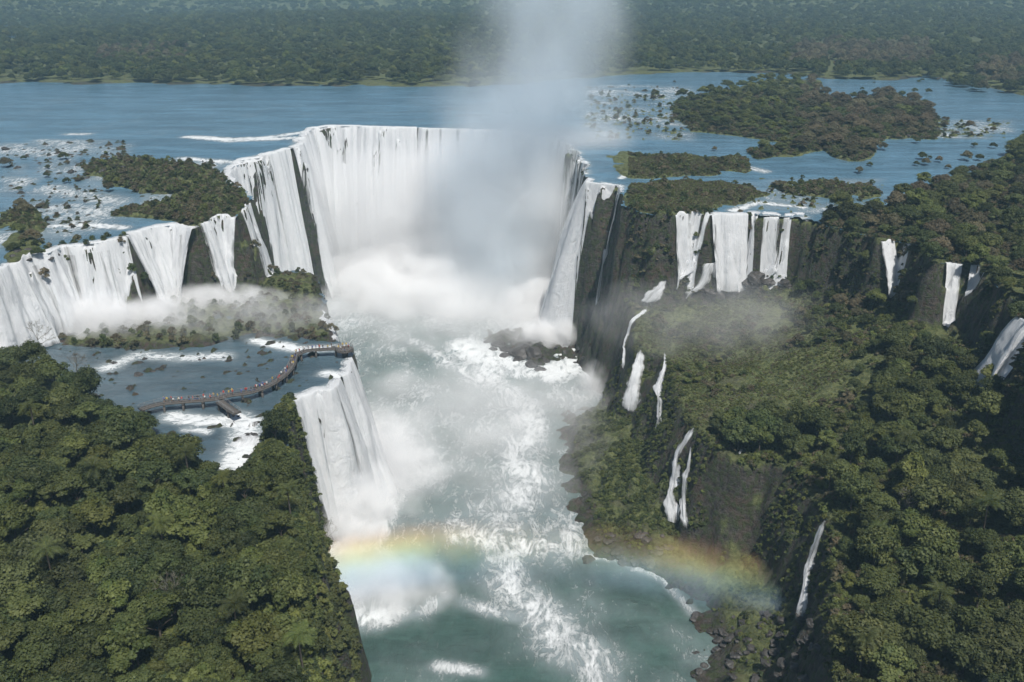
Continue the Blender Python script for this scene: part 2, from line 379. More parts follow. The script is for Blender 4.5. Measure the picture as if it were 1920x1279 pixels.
def foam_u(X, Y):
    s = sd(polyU, X, Y)
    f = 0 * X
    for k in (RIM_A[2:13], RIM_A[18:39], [(1103, 342), (1160, 349)], [(1345, 402), (1400, 403)], [(1434, 408), (1502, 408)]):
        f = np.maximum(f, blob(X, Y, k, None, 3.5) * (.6 + .5 * fbm(X / 6, Y / 6, 2, 71)))
    f = f * (s > -3)
    f = np.maximum(f, rapid(X, Y) * (.3 + .25 * fbm(X / 20, Y / 20, 3, 3)))
    f = np.maximum(f, blob(X, Y, [(355, 257), (430, 262), (500, 258), (560, 250)], 0, 5) * .95)
    f = np.maximum(f, blob(X, Y, [(430, 268), (560, 262)], -1, 5) * .8)
    f = np.maximum(f, blob(X, Y, [(1165, 345), (1180, 334), (1280, 334), (1390, 327)], -7, 1.8) * 1.)
    f = np.maximum(f, blob(X, Y, [(1385, 328), (1430, 334)], -7, 3.5) * .8)
    f = np.maximum(f, blob(X, Y, [(1375, 398), (1420, 385), (1500, 392)], -8, 3) * .9)
    f = np.maximum(f, blob(X, Y, [(345, 303), (430, 308)], -3, 4) * .8)
    f = np.maximum(f, blob(X, Y, [(0, 275), (120, 285)], 0, 14) * .4)
    f = np.maximum(f, blob(X, Y, [(100, 352), (220, 372)], -4, 9) * .5)
    f = np.maximum(f, blob(X, Y, [(330, 338), (380, 345)], -4, 3) * .8)
    f = np.maximum(f, blob(X, Y, [(180, 395), (100, 430), (0, 445)], -6, 14) * .45)
    f = np.maximum(f, blob(X, Y, [(100, 422), (180, 420), (230, 425)], -6, 3) * .8)
    f = np.maximum(f, blob(X, Y, [(130, 252), (160, 252)], 0, 4) * .6)
    return f + .06 + .05 * fbm(X / 40, Y / 60, 2, 8)
xs_ = graded(-250, 250, -6500, 6500, 2.0, 1.05); ys_ = graded(200, 640, 60, 9400, 2.0, 1.05)
def pull(xs, ys): return xs, ys
upper = sheet('river_water', graded(-200, 215, -6500, 6500, 1.25, 1.05), graded(215, 600, 60, 9400, 1.25, 1.05), lambda x, y: zw(x, y) + .1 * fbm(x / 9, y / 6, 2, 4) - 0.0 * x, lambda x, y: sd(polyU, x, y) > .3, foam_u, M_wu, 'blue upper river sliding towards the lip of the falls')
def foam_p(X, Y):
    f = blob(X, Y, [(480, 640), (560, 655), (640, 652)], -34, 3.2) * .95
    f = np.maximum(f, blob(X, Y, [(200, 690), (260, 665), (340, 672), (420, 668)], -34, 4) * .7)
    f = np.maximum(f, blob(X, Y, [(325, 782), (380, 790), (420, 790), (470, 790)], -34, 3.5) * 1.)
    f = np.maximum(f, blob(X, Y, [(440, 785), (462, 810), (455, 850), (430, 880)], -34, 4.5) * 1.1)
    f = np.maximum(f, blob(X, Y, [(390, 810), (350, 805)], -34, 2) * .8)
    f = np.maximum(f, blob(X, Y, [(615, 700), (640, 705)], -34, 3) * 1.)
    f = np.maximum(f, blob(X, Y, [(548, 752), (580, 740), (620, 725)], -34, 2.5) * .8)
    f = np.maximum(f, blob(X, Y, [(-200, 640), (0, 620), (150, 620), (330, 575), (480, 550)], -34, 9) * 1.)
    return f + .07
pool = sheet('pool_water', np.arange(-190, -30, 1.0), np.arange(165, 372, 1.0), lambda x, y: -34 + .06 * fbm(x / 4, y / 4, 2, 4) - 0.0 * x, lambda x, y: sd(polyML, x, y) > .3, foam_p, M_wp, 'slate blue pool on the middle terrace')
def foam_g(X, Y):
    f = blob(X, Y, [(560, 500), (800, 520), (1000, 560), (1080, 610)], -80, 26) * .8
    f = np.maximum(f, blob(X, Y, [(870, 650), (900, 655), (960, 690), (1030, 700), (1090, 675), (1040, 645)], -80, 8) * 1.15)
    f = np.maximum(f, blob(X, Y, [(880, 650), (900, 700), (960, 740), (1000, 800), (960, 870), (1010, 900), (930, 960), (960, 1010), (930, 1080), (1010, 1150), (1070, 1210), (1130, 1279), (1130, 1340)], -80, 7.) * .5)
    f = np.maximum(f, blob(X, Y, [(780, 640), (870, 700)], -80, 3) * .6)
    f = np.maximum(f, blob(X, Y, [(880, 1010), (1040, 1030)], -80, 8) * .6)
    f = np.maximum(f, blob(X, Y, [(870, 1130), (980, 1160), (1080, 1210)], -80, 3.) * .6)
    f = np.maximum(f, blob(X, Y, [(640, 990), (700, 900), (700, 830)], -80, 12) * 1.)
    f = np.maximum(f, blob(X, Y, [(640, 1090), (645, 1165), (750, 1150)], -80, 6) * .9)
    f = np.maximum(f, blob(X, Y, [(1110, 700), (1170, 730)], -80, 6) * .8)
    f = np.maximum(f, blob(X, Y, [(1095, 1040), (1160, 1050), (1250, 1090), (1300, 1150)], -80, 1.8) * .5)
    f = np.maximum(f, blob(X, Y, [(820, 1250), (900, 1262)], -80, 2.) * .65)
    f = np.maximum(f, blob(X, Y, [(640, 1165), (760, 1160), (830, 1120)], -80, 3.) * .6)
    return f * (.85 + .45 * fbm(X / 7, Y / 9, 3, 18)) + .2 + .16 * fbm(X / 18, Y / 18, 3, 8) + .2 * ss((Y - 215) / 60)
gx = np.arange(-135, 90, .8); gy = np.concatenate([np.arange(60, 130, 4), np.arange(130, 600, .8)])
gorge = sheet('gorge_water', gx, gy, lambda x, y: -80 + .28 * fbm(x / 3.5, y / 3.5, 3, 4) + .3 * fbm(x / 11, y / 11, 2, 6), lambda x, y: (sd(polyML, x, y) < 3) & (sd(polyU, x, y) < 3), foam_g, M_wg, 'churning grey green river at the bottom of the gorge')
# ------------------------------------------------------------------ falling water
def catmull(P, step):
    P = np.asarray(P, float); o = []
    for i in range(len(P) - 1):
        p0 = P[max(i - 1, 0)]; p1 = P[i]; p2 = P[i + 1]; p3 = P[min(i + 2, len(P) - 1)]
        n = max(1, int(np.linalg.norm(p2 - p1) / step))
        for k in range(n):
            t = k / n; o.append(.5 * (2 * p1 + (p2 - p0) * t + (2 * p0 - 5 * p1 + 4 * p2 - p3) * t * t + (3 * p1 - p0 - 3 * p2 + p3) * t ** 3))
    o.append(P[-1]); return np.array(o)
FALLG = 'waterfalls dropping into the gorge and its terraces'
def curtain(label, pix, zf, zend, P=polyU, throw=8.0, dens=.62, spread=1.5, ends=1.5, lip=3.0, seed=0, holes=(), name='waterfall', flare=0., ndir=None):
    pts = catmull(poly(pix, zf), .45); jx, jy = jig(pts[:, 0], pts[:, 1])
    for _ in range(3): ax, ay = jig(pts[:, 0] - jx, pts[:, 1] - jy); jx, jy = (jx + ax) / 2, (jy + ay) / 2
    pts = pts - np.stack([jx, jy], -1)
    for _ in range(2): pts[1:-1] = (pts[:-2] + 2 * pts[1:-1] + pts[2:]) / 4
    n = len(pts)
    tg = np.gradient(pts, axis=0); 
    k = 21 if n > 60 else 9; ker = np.ones(k) / k
    tgs = np.stack([np.convolve(np.pad(tg[:, a], k // 2, mode='edge'), ker, 'valid') for a in (0, 1)], -1); tgs /= np.linalg.norm(tgs, axis=1)[:, None] + 1e-9
    nr = np.stack([tgs[:, 1], -tgs[:, 0]], -1)
    a = sd(P, pts[:, 0] + nr[:, 0] * 3, pts[:, 1] + nr[:, 1] * 3).mean(); b = sd(P, pts[:, 0] - nr[:, 0] * 3, pts[:, 1] - nr[:, 1] * 3).mean()
    if a > b: nr = -nr
    if ndir: nr = nr * .25 + np.array(ndir)[None, :] * .75; nr /= np.linalg.norm(nr, axis=1)[:, None]
    u = np.concatenate([[0], np.cumsum(np.linalg.norm(np.diff(pts, axis=0), axis=1))]); L = u[-1]
    M = 46; T = np.concatenate([np.linspace(-lip, 0, 5)[:-1], np.linspace(0, 1, M) ** 1.5])
    U, TT = np.meshgrid(u, T); X = np.empty_like(U); Y = np.empty_like(U); Z = np.empty_like(U)
    z0 = zf(pts[:, 0], pts[:, 1])
    side = (U / max(L, .01) * 2 - 1)
    t = np.clip(TT, 0, 1)
    rag = fbm(U / 3.2 + seed * 13.7, TT * 0 + seed, 3, 40 + seed); big = fbm(U / 11 + seed * 3.7, TT * 1.5 + seed, 2, 140 + seed)
    off = np.where(TT < 0, TT, throw * (.22 * t ** .5 + .78 * t) + (rag * 1.3 + .9 * fbm(U / 1.3, t * 3, 3, 60 + seed)) * t ** .5 + big * 2.2 * t * min(1, L / 12))
    off = np.where(TT > 0, off * (1 + flare * (1 - U / L) ** 1.5), off)
    sp = np.clip(np.abs(side) - (1 - min(1, 5 / max(L, .1))), 0, 1) * np.sign(side) * spread * t
    X = pts[None, :, 0] + nr[None, :, 0] * off + tgs[None, :, 0] * sp; Y = pts[None, :, 1] + nr[None, :, 1] * off + tgs[None, :, 1] * sp
    Z = np.where(TT < 0, zf(X, Y) + .32, z0[None, :] + .32 - (z0[None, :] - zend) * t)
    Z = np.maximum(Z, np.where(TT < 0, -999, hq(X, Y) + .55 + .25 * rag)); Z = np.where(t > .93, np.maximum(Z, zend - .5), Z)
    d = np.full(U.shape, dens) + .10 * (t < .12) * (TT >= 0)
    e = np.minimum(U, L - U); d = d - .5 * (1 - ss(e / ends)) * (.4 + .6 * np.abs(fbm(U / .8, t * 5, 2, seed))) + .10 * ss((t - .5) / .3) - .4 * ss((t - .9) / .1) + .13 * fbm(U / 2.1 + seed, t * .7, 3, 17 + seed) + .03
    d = np.where(TT < 0, d - .35 * ss(-TT / lip), d)
    for (c, w, amt) in holes:
        d = d - amt * np.exp(-((U / L - c - .01 * t) / w) ** 2) * (1 - .6 * ss((t - .55) / .35)) * ss((TT + .02) / .05)
    uv = np.stack([U, TT * (abs(zend - z0.mean()) + 4)], -1).reshape(-1, 2)
    o = mesh_np(name, np.stack([X, Y, Z], -1).reshape(-1, 3), grid_faces(n, len(T)), M_fall, attrs={'dens': d.ravel()}, uv=uv + seed * 31)
    return tag(o, label, 'waterfall', FALLG)
def ribbon(label, pix, dens=.69, seed=0, name='waterfall', lift=.4, group=FALLG):
    # a narrow fall or stream: (px, py, width px) down the face it runs on
    pts = np.array([hit(p[0], p[1]) for p in pix]); 
    depth = pts[:, 1] * math.cos(PITCH) + (CAMZ - pts[:, 2]) * math.sin(PITCH)
    w = np.array([p[2] for p in pix]) / F * depth * 1.35 + .5
    A = catmull(np.column_stack([pts, w]), .5); n = len(A); C = A[:, :3]; W = A[:, 3]
    C[:, 2] = np.maximum(C[:, 2], hq(C[:, 0], C[:, 1]) + .2)
    for _ in range(3): C[1:-1] = (C[:-2] + C[1:-1] * 2 + C[2:]) / 4
    vdir = -C + np.array([0, 0, CAMZ]); vdir[:, 2] *= .3; vdir /= np.linalg.norm(vdir, axis=1)[:, None]
    # sheet lies across the slope: its width runs level, square to the outward direction of the face
    g = 2.5
    gxn = hq(C[:, 0] - g, C[:, 1]) - hq(C[:, 0] + g, C[:, 1]); gyn = hq(C[:, 0], C[:, 1] - g) - hq(C[:, 0], C[:, 1] + g)
    o2 = np.stack([gxn, gyn], -1) + vdir[:, :2] * 3; 
    for _ in range(8): o2[1:-1] = (o2[:-2] + o2[1:-1] + o2[2:]) / 3
    o2 /= np.linalg.norm(o2, axis=1)[:, None] + 1e-9
    sx = np.stack([-o2[:, 1], o2[:, 0]], -1)
    K = 9; s = np.linspace(-1, 1, K)
    v = np.concatenate([[0], np.cumsum(np.linalg.norm(np.diff(C, axis=0), axis=1))])
    SS_, VV = np.meshgrid(s, v)
    jag = fbm(SS_ * 1.5 + seed * 7, VV / 5, 3, 80 + seed); edge = .8 + .35 * fbm(np.full_like(VV, seed * 3.3) + np.sign(SS_), VV / 2.2, 3, 90)
    wid = W[:, None] * .5 * SS_ * edge
    bul = (1 - SS_ ** 2) * np.minimum(W[:, None] * .2, .9) + .3 + .35 * jag + lift
    X = C[:, 0:1] + sx[:, 0:1] * wid + o2[:, 0:1] * bul; Y = C[:, 1:2] + sx[:, 1:2] * wid + o2[:, 1:2] * bul
    Z = C[:, 2:3] + 0 * wid; Z = np.maximum(Z, hq(X, Y) + .25)
    q = VV / VV.max(); d = dens - .38 * np.abs(SS_) ** 3 + .14 * jag + .12 * fbm(wid / .9 + seed, VV / 9, 2, 5) - .35 * (1 - ss(q / .1)) - .3 * ss((q - .9) / .1)
    o = mesh_np(name, np.stack([X, Y, Z], -1).reshape(-1, 3), grid_faces(K, n), M_fall, attrs={'dens': d.ravel()}, uv=np.stack([wid + seed * 9, VV], -1).reshape(-1, 2))
    return tag(o, label, 'waterfall', group)
print('falls')
curtain('broad white waterfall pouring onto the misty middle terrace at the edge of the photo', [(-300, 555), (-120, 527), (0, 503), (70, 480), (130, 462), (190, 453), (236, 447)], zw, -34, dens=.72, seed=1, holes=[(.62, .02, .3), (.78, .015, .3)])
curtain('rounded white waterfall beside the streaked rock, onto the middle terrace', [(246, 441), (262, 436), (300, 426), (335, 424), (352, 428), (362, 432)], zw, -34, dens=.74, seed=2, throw=9)
curtain('thin dark streaked chute between the two broad terrace falls', [(236, 446), (241, 444), (247, 441)], zw, -34, dens=.5, seed=3, ends=.6)
curtain('split white waterfall below the bushy island, beside dark rock', [(382, 422), (396, 415), (412, 409), (428, 408), (444, 411)], zw, -34, dens=.74, seed=4, holes=[(.45, .05, .3)])
curtain('tall narrow waterfall off the tip of the bushy island behind the ledge', [(447, 400), (455, 392), (466, 382)], zw, -80, dens=.6, seed=5, throw=10)
curtain('tall waterfall on the flank of the horseshoe above the bushy island tip', [(440, 342), (434, 330), (446, 305), (490, 292), (540, 280), (551, 278)], zw, -80, dens=.82, seed=6, throw=12, holes=[(.8, .015, .3)])
curtain('huge brilliant white waterfall filling the head of the horseshoe', [(556, 277), (566, 262), (575, 248), (592, 240), (620, 237), (700, 239), (780, 241)], zw, -80, dens=.84, seed=7, throw=14, holes=[(.8, .006, .2)])
curtain('waterfall with dark rock gaps at its lip, half veiled by spray', [(781, 241), (850, 243), (930, 246), (1000, 253)], zw, -80, dens=.63, seed=8, throw=12, holes=[(.1, .015, .4), (.2, .01, .35), (.33, .012, .3), (.6, .015, .2)])
curtain('faint waterfall behind the bluish column of spray', [(1001, 253), (1050, 267), (1082, 290), (1098, 318)], zw, -80, dens=.44, seed=9, throw=10)
curtain('tall pale waterfall facing the horseshoe beside the green cliff', [(1102, 336), (1108, 343), (1130, 346), (1158, 349)], zw, -80, dens=.8, seed=10, throw=9, spread=2, flare=1.5, ndir=(-1., .3))
curtain('slender strand beside the tall pale waterfall at the green cliff', [(1164, 352), (1170, 361)], zw, -60, dens=.55, seed=11, throw=9, ends=.7)
zr2 = -37
for i, (a, b, dn, lab) in enumerate([
    (1266, 1292, .74, 'first narrow waterfall from the green cliff in the row above the terrace'),
    (1291, 1318, .76, 'second narrow waterfall in the row above the terrace, fanning lower down'),
    (1323, 1335, .66, 'faint thread of water before the widest fall in the row above the terrace'),
    (1339, 1405, .86, 'widest waterfall in the row above the terrace, with a white apron'),
    (1408, 1428, .72, 'thin waterfall just past the widest one in the row above the terrace'),
    (1431, 1467, .78, 'forked waterfall near the end of the row above the terrace'),
    (1468, 1483, .68, 'faint strand beside the forked waterfall above the terrace'),
    (1487, 1507, .8, 'last, separate white waterfall ending the row above the terrace')]):
    curtain(lab, [(a, 404), ((a + b) / 2, 403), (b, 405)], zw, zr2, dens=dn, seed=20 + i, throw=7, ends=max(.7, .22 * (b - a) / 4.6), spread=3.5)
ribbon('white cascade spilling over boulders under the widest row waterfall', [(1372, 505, 16), (1352, 522, 24), (1318, 538, 20), (1284, 560, 12)], seed=31, lift=.2)
ribbon('low white cascade spreading under the second narrow row waterfall', [(1300, 500, 12), (1292, 515, 22), (1272, 528, 14)], seed=61, lift=.2)
ribbon('low white cascade between boulders under the forked row waterfall', [(1450, 505, 14), (1440, 518, 20), (1425, 530, 12)], seed=62, lift=.2)
ribbon('short bright cascade leaping off the terrace lip beside the green cliff', [(1243, 528, 10), (1234, 545, 22), (1222, 560, 30), (1212, 572, 16)], seed=32)
ribbon('long thin cascade snaking down to the spray filled inlet', [(1214, 574, 10), (1204, 588, 8), (1190, 602, 10), (1182, 625, 9), (1176, 650, 10), (1174, 690, 16)], seed=33)
ribbon('veil waterfall dropping in front of dark rock near the inlet', [(1204, 656, 10), (1197, 690, 22), (1190, 730, 28), (1184, 778, 30)], seed=34, dens=.6)
ribbon('lacy waterfall widening halfway down the shaded terrace cliff', [(1252, 660, 8), (1250, 685, 8), (1246, 705, 18), (1240, 735, 30), (1242, 770, 26), (1238, 808, 14)], seed=35, dens=.6)
ribbon('twin strand cascade ending in white fans above the dark boulders', [(1305, 803, 6), (1288, 830, 12), (1276, 852, 16), (1268, 900, 22), (1262, 940, 28), (1262, 975, 36)], seed=36, dens=.68)
ribbon('slim second strand beside the twin cascade above the dark boulders', [(1300, 840, 6), (1294, 880, 12), (1286, 930, 18), (1288, 985, 20)], seed=37, dens=.68)
ribbon('single plume waterfall between the grassy slope and the forest', [(1556, 978, 6), (1540, 1010, 14), (1526, 1050, 22), (1516, 1100, 28), (1508, 1150, 36)], seed=38, dens=.68)
curtain('small twin waterfall high in the bushy cliff behind the terrace', [(1652, 456), (1662, 455), (1672, 456)], zw, -26, dens=.72, seed=39, ends=.5)
curtain('bluish waterfall beside the black overhang in the bushy cliff', [(1778, 499), (1790, 500), (1805, 502)], zw, -31, dens=.72, seed=40, ends=.5, spread=3)
curtain('white slanting waterfall against the black overhang in the bushy cliff', [(1822, 503), (1832, 504), (1838, 504)], zw, -31, dens=.76, seed=41, ends=.5)
curtain('bluish waterfall cut by the frame edge over a rounded boulder', [(1912, 592), (1925, 606), (1940, 625)], zw, -29, dens=.72, seed=42, ends=.5)
ribbon('little white rivulet running off rocks in the lowest forest corner', [(1935, 1238, 10), (1885, 1242, 8), (1868, 1262, 12), (1845, 1279, 18), (1825, 1295, 14)], seed=43)
ribbon('tiny bright rivulet among the terrace bushes', [(1412, 832, 5), (1396, 840, 5), (1384, 852, 6)], seed=44)
curtain('wide near waterfall with dark streaks plunging from the walkway pool', [(548, 748), (565, 742), (590, 735), (618, 728), (634, 715)], zL, -80, P=polyML, throw=9, dens=.76, seed=50, holes=[(.34, .03, .34), (.72, .03, .34)], spread=3)
curtain('near waterfall falling beyond the viewing platform into white spray', [(640, 712), (650, 706), (658, 690), (656, 670)], zL, -80, P=polyML, throw=10, dens=.72, seed=51)
curtain('thin strand sliding down the edge of the misty ledge to the platform', [(603, 588), (612, 610), (622, 630), (632, 645)], zL, -80, P=polyML, throw=9, dens=.6, seed=52)
ribbon('foaming cascade tumbling between the bushes below the walkway', [(455, 780, 34), (462, 800, 46), (468, 822, 44), (450, 845, 36), (434, 862, 16)], seed=53, dens=.68)
# ------------------------------------------------------------------ plants
def crown_mesh(name, rad, h, nl, nq, qs, mt, seed, low=.3):
    r = np.random.default_rng(seed)
    cs = []; 
    for k in range(nl):
        a = r.uniform(0, 2 * math.pi); rr = rad * .72 * math.sqrt(r.uniform(0, 1)); f = rr / rad
        zc = h * (low + (1 - low) * (.78 * math.sqrt(max(0, 1 - f * f)) * r.uniform(.45, 1))) - rad * .12
        cs.append((rr * math.cos(a), rr * math.sin(a), max(zc, h * low), rad * r.uniform(.15, .33)))
    cs.append((0, 0, h * .68, rad * .42)); cs = np.array(cs)
    li = r.choice(len(cs), nq, p=cs[:, 3] ** 2 / (cs[:, 3] ** 2).sum())
    d = r.normal(size=(nq, 3)); d[:, 2] = np.abs(d[:, 2]) * 1.0 + r.normal(size=nq) * .35; d /= np.linalg.norm(d, axis=1)[:, None]
    c = cs[li, :3] + d * (cs[li, 3] * r.uniform(.5, 1.22, nq))[:, None] * np.array([1, 1, .85])
    nrm = d + r.normal(size=(nq, 3)) * .45; nrm[:, 2] += .25; nrm /= np.linalg.norm(nrm, axis=1)[:, None]
    t = np.cross(nrm, r.normal(size=(nq, 3))); t /= np.linalg.norm(t, axis=1)[:, None]; b = np.cross(nrm, t)
    s = (qs * r.uniform(.55, 1.25, nq))[:, None]; asp = r.uniform(.45, .9, nq)[:, None]
    P = np.stack([c - t * s, c - b * s * asp - nrm * s * .15, c + t * s, c + b * s * asp - nrm * s * .15], 1).reshape(-1, 3)
    tone = np.repeat(np.clip(r.uniform(0, 1, len(cs))[li] * .7 + r.uniform(-.1, .35, nq), 0, 1), 4)
    return mesh_np(name, P, np.arange(nq * 4).reshape(-1, 4), mt, attrs={'tone': tone}, smooth=False, link_=False)
def trunk_mesh(h, r0, seed, name='trunk'):
    r = np.random.default_rng(seed); V = []; Fc = []
    def limb(p, q, ra, rb, n=5, k=7):
        p = np.array(p, float); q = np.array(q, float); base = len(V); d = (q - p) / np.linalg.norm(q - p)
        s = np.cross(d, [.3, .9, .1]); s /= np.linalg.norm(s); b = np.cross(d, s)
        for i in range(n + 1):
            t = i / n; c = p + (q - p) * t + s * math.sin(t * 3) * .12 * np.linalg.norm(q - p) * .3; rr = ra + (rb - ra) * t
            for j in range(k):
                a = 2 * math.pi * j / k; V.append(c + (s * math.cos(a) + b * math.sin(a)) * rr)
        for i in range(n):
            for j in range(k):
                Fc.append((base + i * k + j, base + i * k + (j + 1) % k, base + (i + 1) * k + (j + 1) % k, base + (i + 1) * k + j))
    limb((0, 0, -.8), (0, 0, h * .55), r0, r0 * .55)
    for k in range(6):
        a = k * 1.05 + r.uniform(-.3, .3); z0 = h * r.uniform(.3, .52)
        limb((0, 0, z0), (math.cos(a) * h * .27, math.sin(a) * h * .27, z0 + h * r.uniform(.2, .32)), r0 * .42, r0 * .14, 4, 5)
    return mesh_np(name, np.array(V), np.array(Fc), M_bark, link_=False)
print('plants')
TREEK = []   # (crown mesh, trunk mesh, tone word, kind index)
for i in range(8):
    mi = [0, 1, 0, 2, 1, 3, 0, 1][i]
    TREEK.append((crown_mesh('crown', 5.0 + .5 * (i % 3), 10.5 + (i % 4), [34, 26, 40, 22, 30, 26, 18, 44][i], 5200, .33, M_leaf[mi], 100 + i), trunk_mesh(10.5, .3, 200 + i), ['olive green', 'dark green', 'olive green', 'yellowish green', 'dark green', 'brownish grey', 'olive green', 'dark green'][i]))
BUSHK = [(crown_mesh('foliage', 1.7, 2.3, 7, 420, .22, M_leaf[mi], 300 + i, .12), w) for i, (mi, w) in enumerate([(0, 'olive green'), (1, 'dark green'), (3, 'brownish grey'), (2, 'yellowish green')])]
used = set()
def place_tree(x, y, z, s, k, label, group, rz=None, sz=1.0, name='broadleaf_tree', cat='tree'):
    root = bpy.data.objects.new(name, None); COL.objects.link(root); root.location = (x, y, z); root.rotation_euler = (0, 0, random.uniform(0, 6.28) if rz is None else rz); root.scale = (s * random.uniform(.82, 1.2), s * random.uniform(.82, 1.2), s * sz * random.uniform(.85, 1.2))
    c = bpy.data.objects.new('crown', TREEK[k][0]); COL.objects.link(c); c.parent = root
    t = bpy.data.objects.new('trunk', TREEK[k][1]); COL.objects.link(t); t.parent = root
    tag(root, label, cat, group); return root, c
def poisson(P, dmin, n, ok=None, seed=0):
    r = np.random.default_rng(seed); lo = P.min(0); hi = P.max(0)
    Q = r.uniform(lo, hi, (n, 2)); Q = Q[sd(P, Q[:, 0], Q[:, 1]) > 0]
    if ok is not None: Q = Q[ok(Q[:, 0], Q[:, 1])]
    grid = {}; outp = []
    for x, y in Q:
        gx_, gy_ = int(x // dmin), int(y // dmin)
        if any((x - a) ** 2 + (y - b) ** 2 < dmin * dmin for i in (-1, 0, 1) for j in (-1, 0, 1) for a, b in grid.get((gx_ + i, gy_ + j), ())): continue
        grid.setdefault((gx_, gy_), []).append((x, y)); outp.append((x, y))
    return np.array(outp)
def in_view(x, y, z, pad=120):
    u, v = px_of(x, y, z); return (u > -pad) & (u < 1920 + pad) & (v < 1279 + min(pad, 200) * 1.6) & (v > -60)
# scatter helper: many of a kind as ONE stuff object
def scatter(name, pts, sc, idx, srcs, label, mt=None):
    n = len(pts); me = bpy.data.meshes.new(name); me.vertices.add(n); me.vertices.foreach_set('co', np.asarray(pts, np.float32).ravel())
    r = np.random.default_rng(n)
    def at_(nm, ty, v, key): 
        q = me.attributes.new(nm, ty, 'POINT'); q.data.foreach_set(key, v)
    at_('sc', 'FLOAT_VECTOR', np.asarray(sc, np.float32).ravel(), 'vector')
    rot = np.zeros((n, 3), np.float32); rot[:, 2] = r.uniform(0, 6.28, n); rot[:, :2] = r.uniform(-.12, .12, (n, 2)); at_('rot', 'FLOAT_VECTOR', rot.ravel(), 'vector')
    at_('idx', 'INT', np.asarray(idx, np.int32), 'value')
    o = bpy.data.objects.new(name, me); COL.objects.link(o)
    ng = bpy.data.node_groups.new(name, 'GeometryNodeTree'); ng.interface.new_socket('Geometry', in_out='INPUT', socket_type='NodeSocketGeometry'); ng.interface.new_socket('Geometry', in_out='OUTPUT', socket_type='NodeSocketGeometry')
    gi = ng.nodes.new('NodeGroupInput'); go = ng.nodes.new('NodeGroupOutput'); ip = ng.nodes.new('GeometryNodeInstanceOnPoints'); jn = ng.nodes.new('GeometryNodeJoinGeometry')
    mp = ng.nodes.new('GeometryNodeMeshToPoints'); ng.links.new(gi.outputs[0], mp.inputs[0]); ng.links.new(mp.outputs[0], ip.inputs['Points'])
    for s in srcs[::-1]:
        q = ng.nodes.new('GeometryNodeObjectInfo'); q.inputs['Object'].default_value = s; q.inputs['As Instance'].default_value = True; q.transform_space = 'ORIGINAL'
        ng.links.new(q.outputs['Geometry'], jn.inputs[0])
    ng.links.new(jn.outputs[0], ip.inputs['Instance']); ip.inputs['Pick Instance'].default_value = True
    def na(nm, dt):
        q = ng.nodes.new('GeometryNodeInputNamedAttribute'); q.data_type = dt; q.inputs['Name'].default_value = nm; return q.outputs[0]
    ng.links.new(na('sc', 'FLOAT_VECTOR'), ip.inputs['Scale']); ng.links.new(na('idx', 'INT'), ip.inputs['Instance Index'])
    er = ng.nodes.new('FunctionNodeEulerToRotation'); ng.links.new(na('rot', 'FLOAT_VECTOR'), er.inputs[0]); ng.links.new(er.outputs[0], ip.inputs['Rotation'])
    ng.links.new(ip.outputs[0], go.inputs[0])
    md = o.modifiers.new('scatter', 'NODES'); md.node_group = ng
    return tag(o, label, None, None, 'stuff')
# --- candidate tree places: (x, y, z, scale, kind, zone)
cand = []
def add_zone(P, dmin, smin, smax, zone, kinds, ok=None, n=30000, seed=0, sink=.4, sz=1.0):
    Q = poisson(P, dmin, n, ok, seed); 
    if not len(Q): return
    z = hq(Q[:, 0], Q[:, 1]); r = np.random.default_rng(seed + 1)
    v = in_view(Q[:, 0], Q[:, 1], z, 650)
    for (x, y), zz, vv in zip(Q, z, v):
        uu, qq = px_of(x, y, zz + 3)
        if (1735 < uu < 1850 and 500 < qq < 660) or (1625 < uu < 1690 and 470 < qq < 560) or (1870 < uu < 1960 and 615 < qq < 750) or (405 < uu < 505 and 760 < qq < 930) or (320 < uu < 410 and 760 < qq < 862) or (1490 < uu < 1550 and 1000 < qq < 1180): continue
        if vv: cand.append([x, y, zz - sink, r.uniform(smin, smax), int(r.choice(kinds)), zone, sz])
GREEN = [0, 0, 1, 2, 4, 6, 7, 3]; MIX = [0, 1, 4, 5, 6, 7, 5]; BRN = [5, 5, 5, 1, 4]
def px_ok(f):
    def g(x, y):
        u, v = px_of(x, y, hq(x, y)); return f(u, v)
    return g
add_zone(pForest, 4.0, .34, 1.0, 'slope', GREEN, lambda x, y: (sd(pForest, x, y) > 1.5) & (y < 262), seed=3)
nearR = px_ok(lambda u, v: (v > 790) | ((v > 640) & (u > 1640)))
add_zone(polyMR, 4.8, .38, 1.05, 'terrace', [0, 0, 2, 2, 6, 4, 7, 3, 0], lambda x, y: (sd(polyMR, x, y) > 3) & (sd(polyU, x, y) < -4) & (y > 90) & (y < 400) & (x < 330) & nearR(x, y), n=60000, seed=5)
midR = px_ok(lambda u, v: (v < 800) & (v > 500) & ~((v > 640) & (u > 1640)) & ((u > 1600) | ((u > 1490) & (v < 650))))
add_zone(polyMR, 6.5, .32, .6, 'midterrace', MIX, lambda x, y: (sd(polyMR, x, y) > 4) & (sd(polyU, x, y) < -5) & (y > 90) & (y < 420) & midR(x, y), n=60000, seed=7)
add_zone(polyLand[5], 6.5, .55, 1.0, 'plateau', GREEN + [5, 5], lambda x, y: (sd(polyLand[5], x, y) > 4) & (y > 130), n=60000, seed=9, sz=.8)
add_zone(polyLand[2], 9, .6, 1.0, 'river island', MIX, lambda x, y: (sd(polyLand[2], x, y) > 3), n=30000, seed=11, sz=.7)
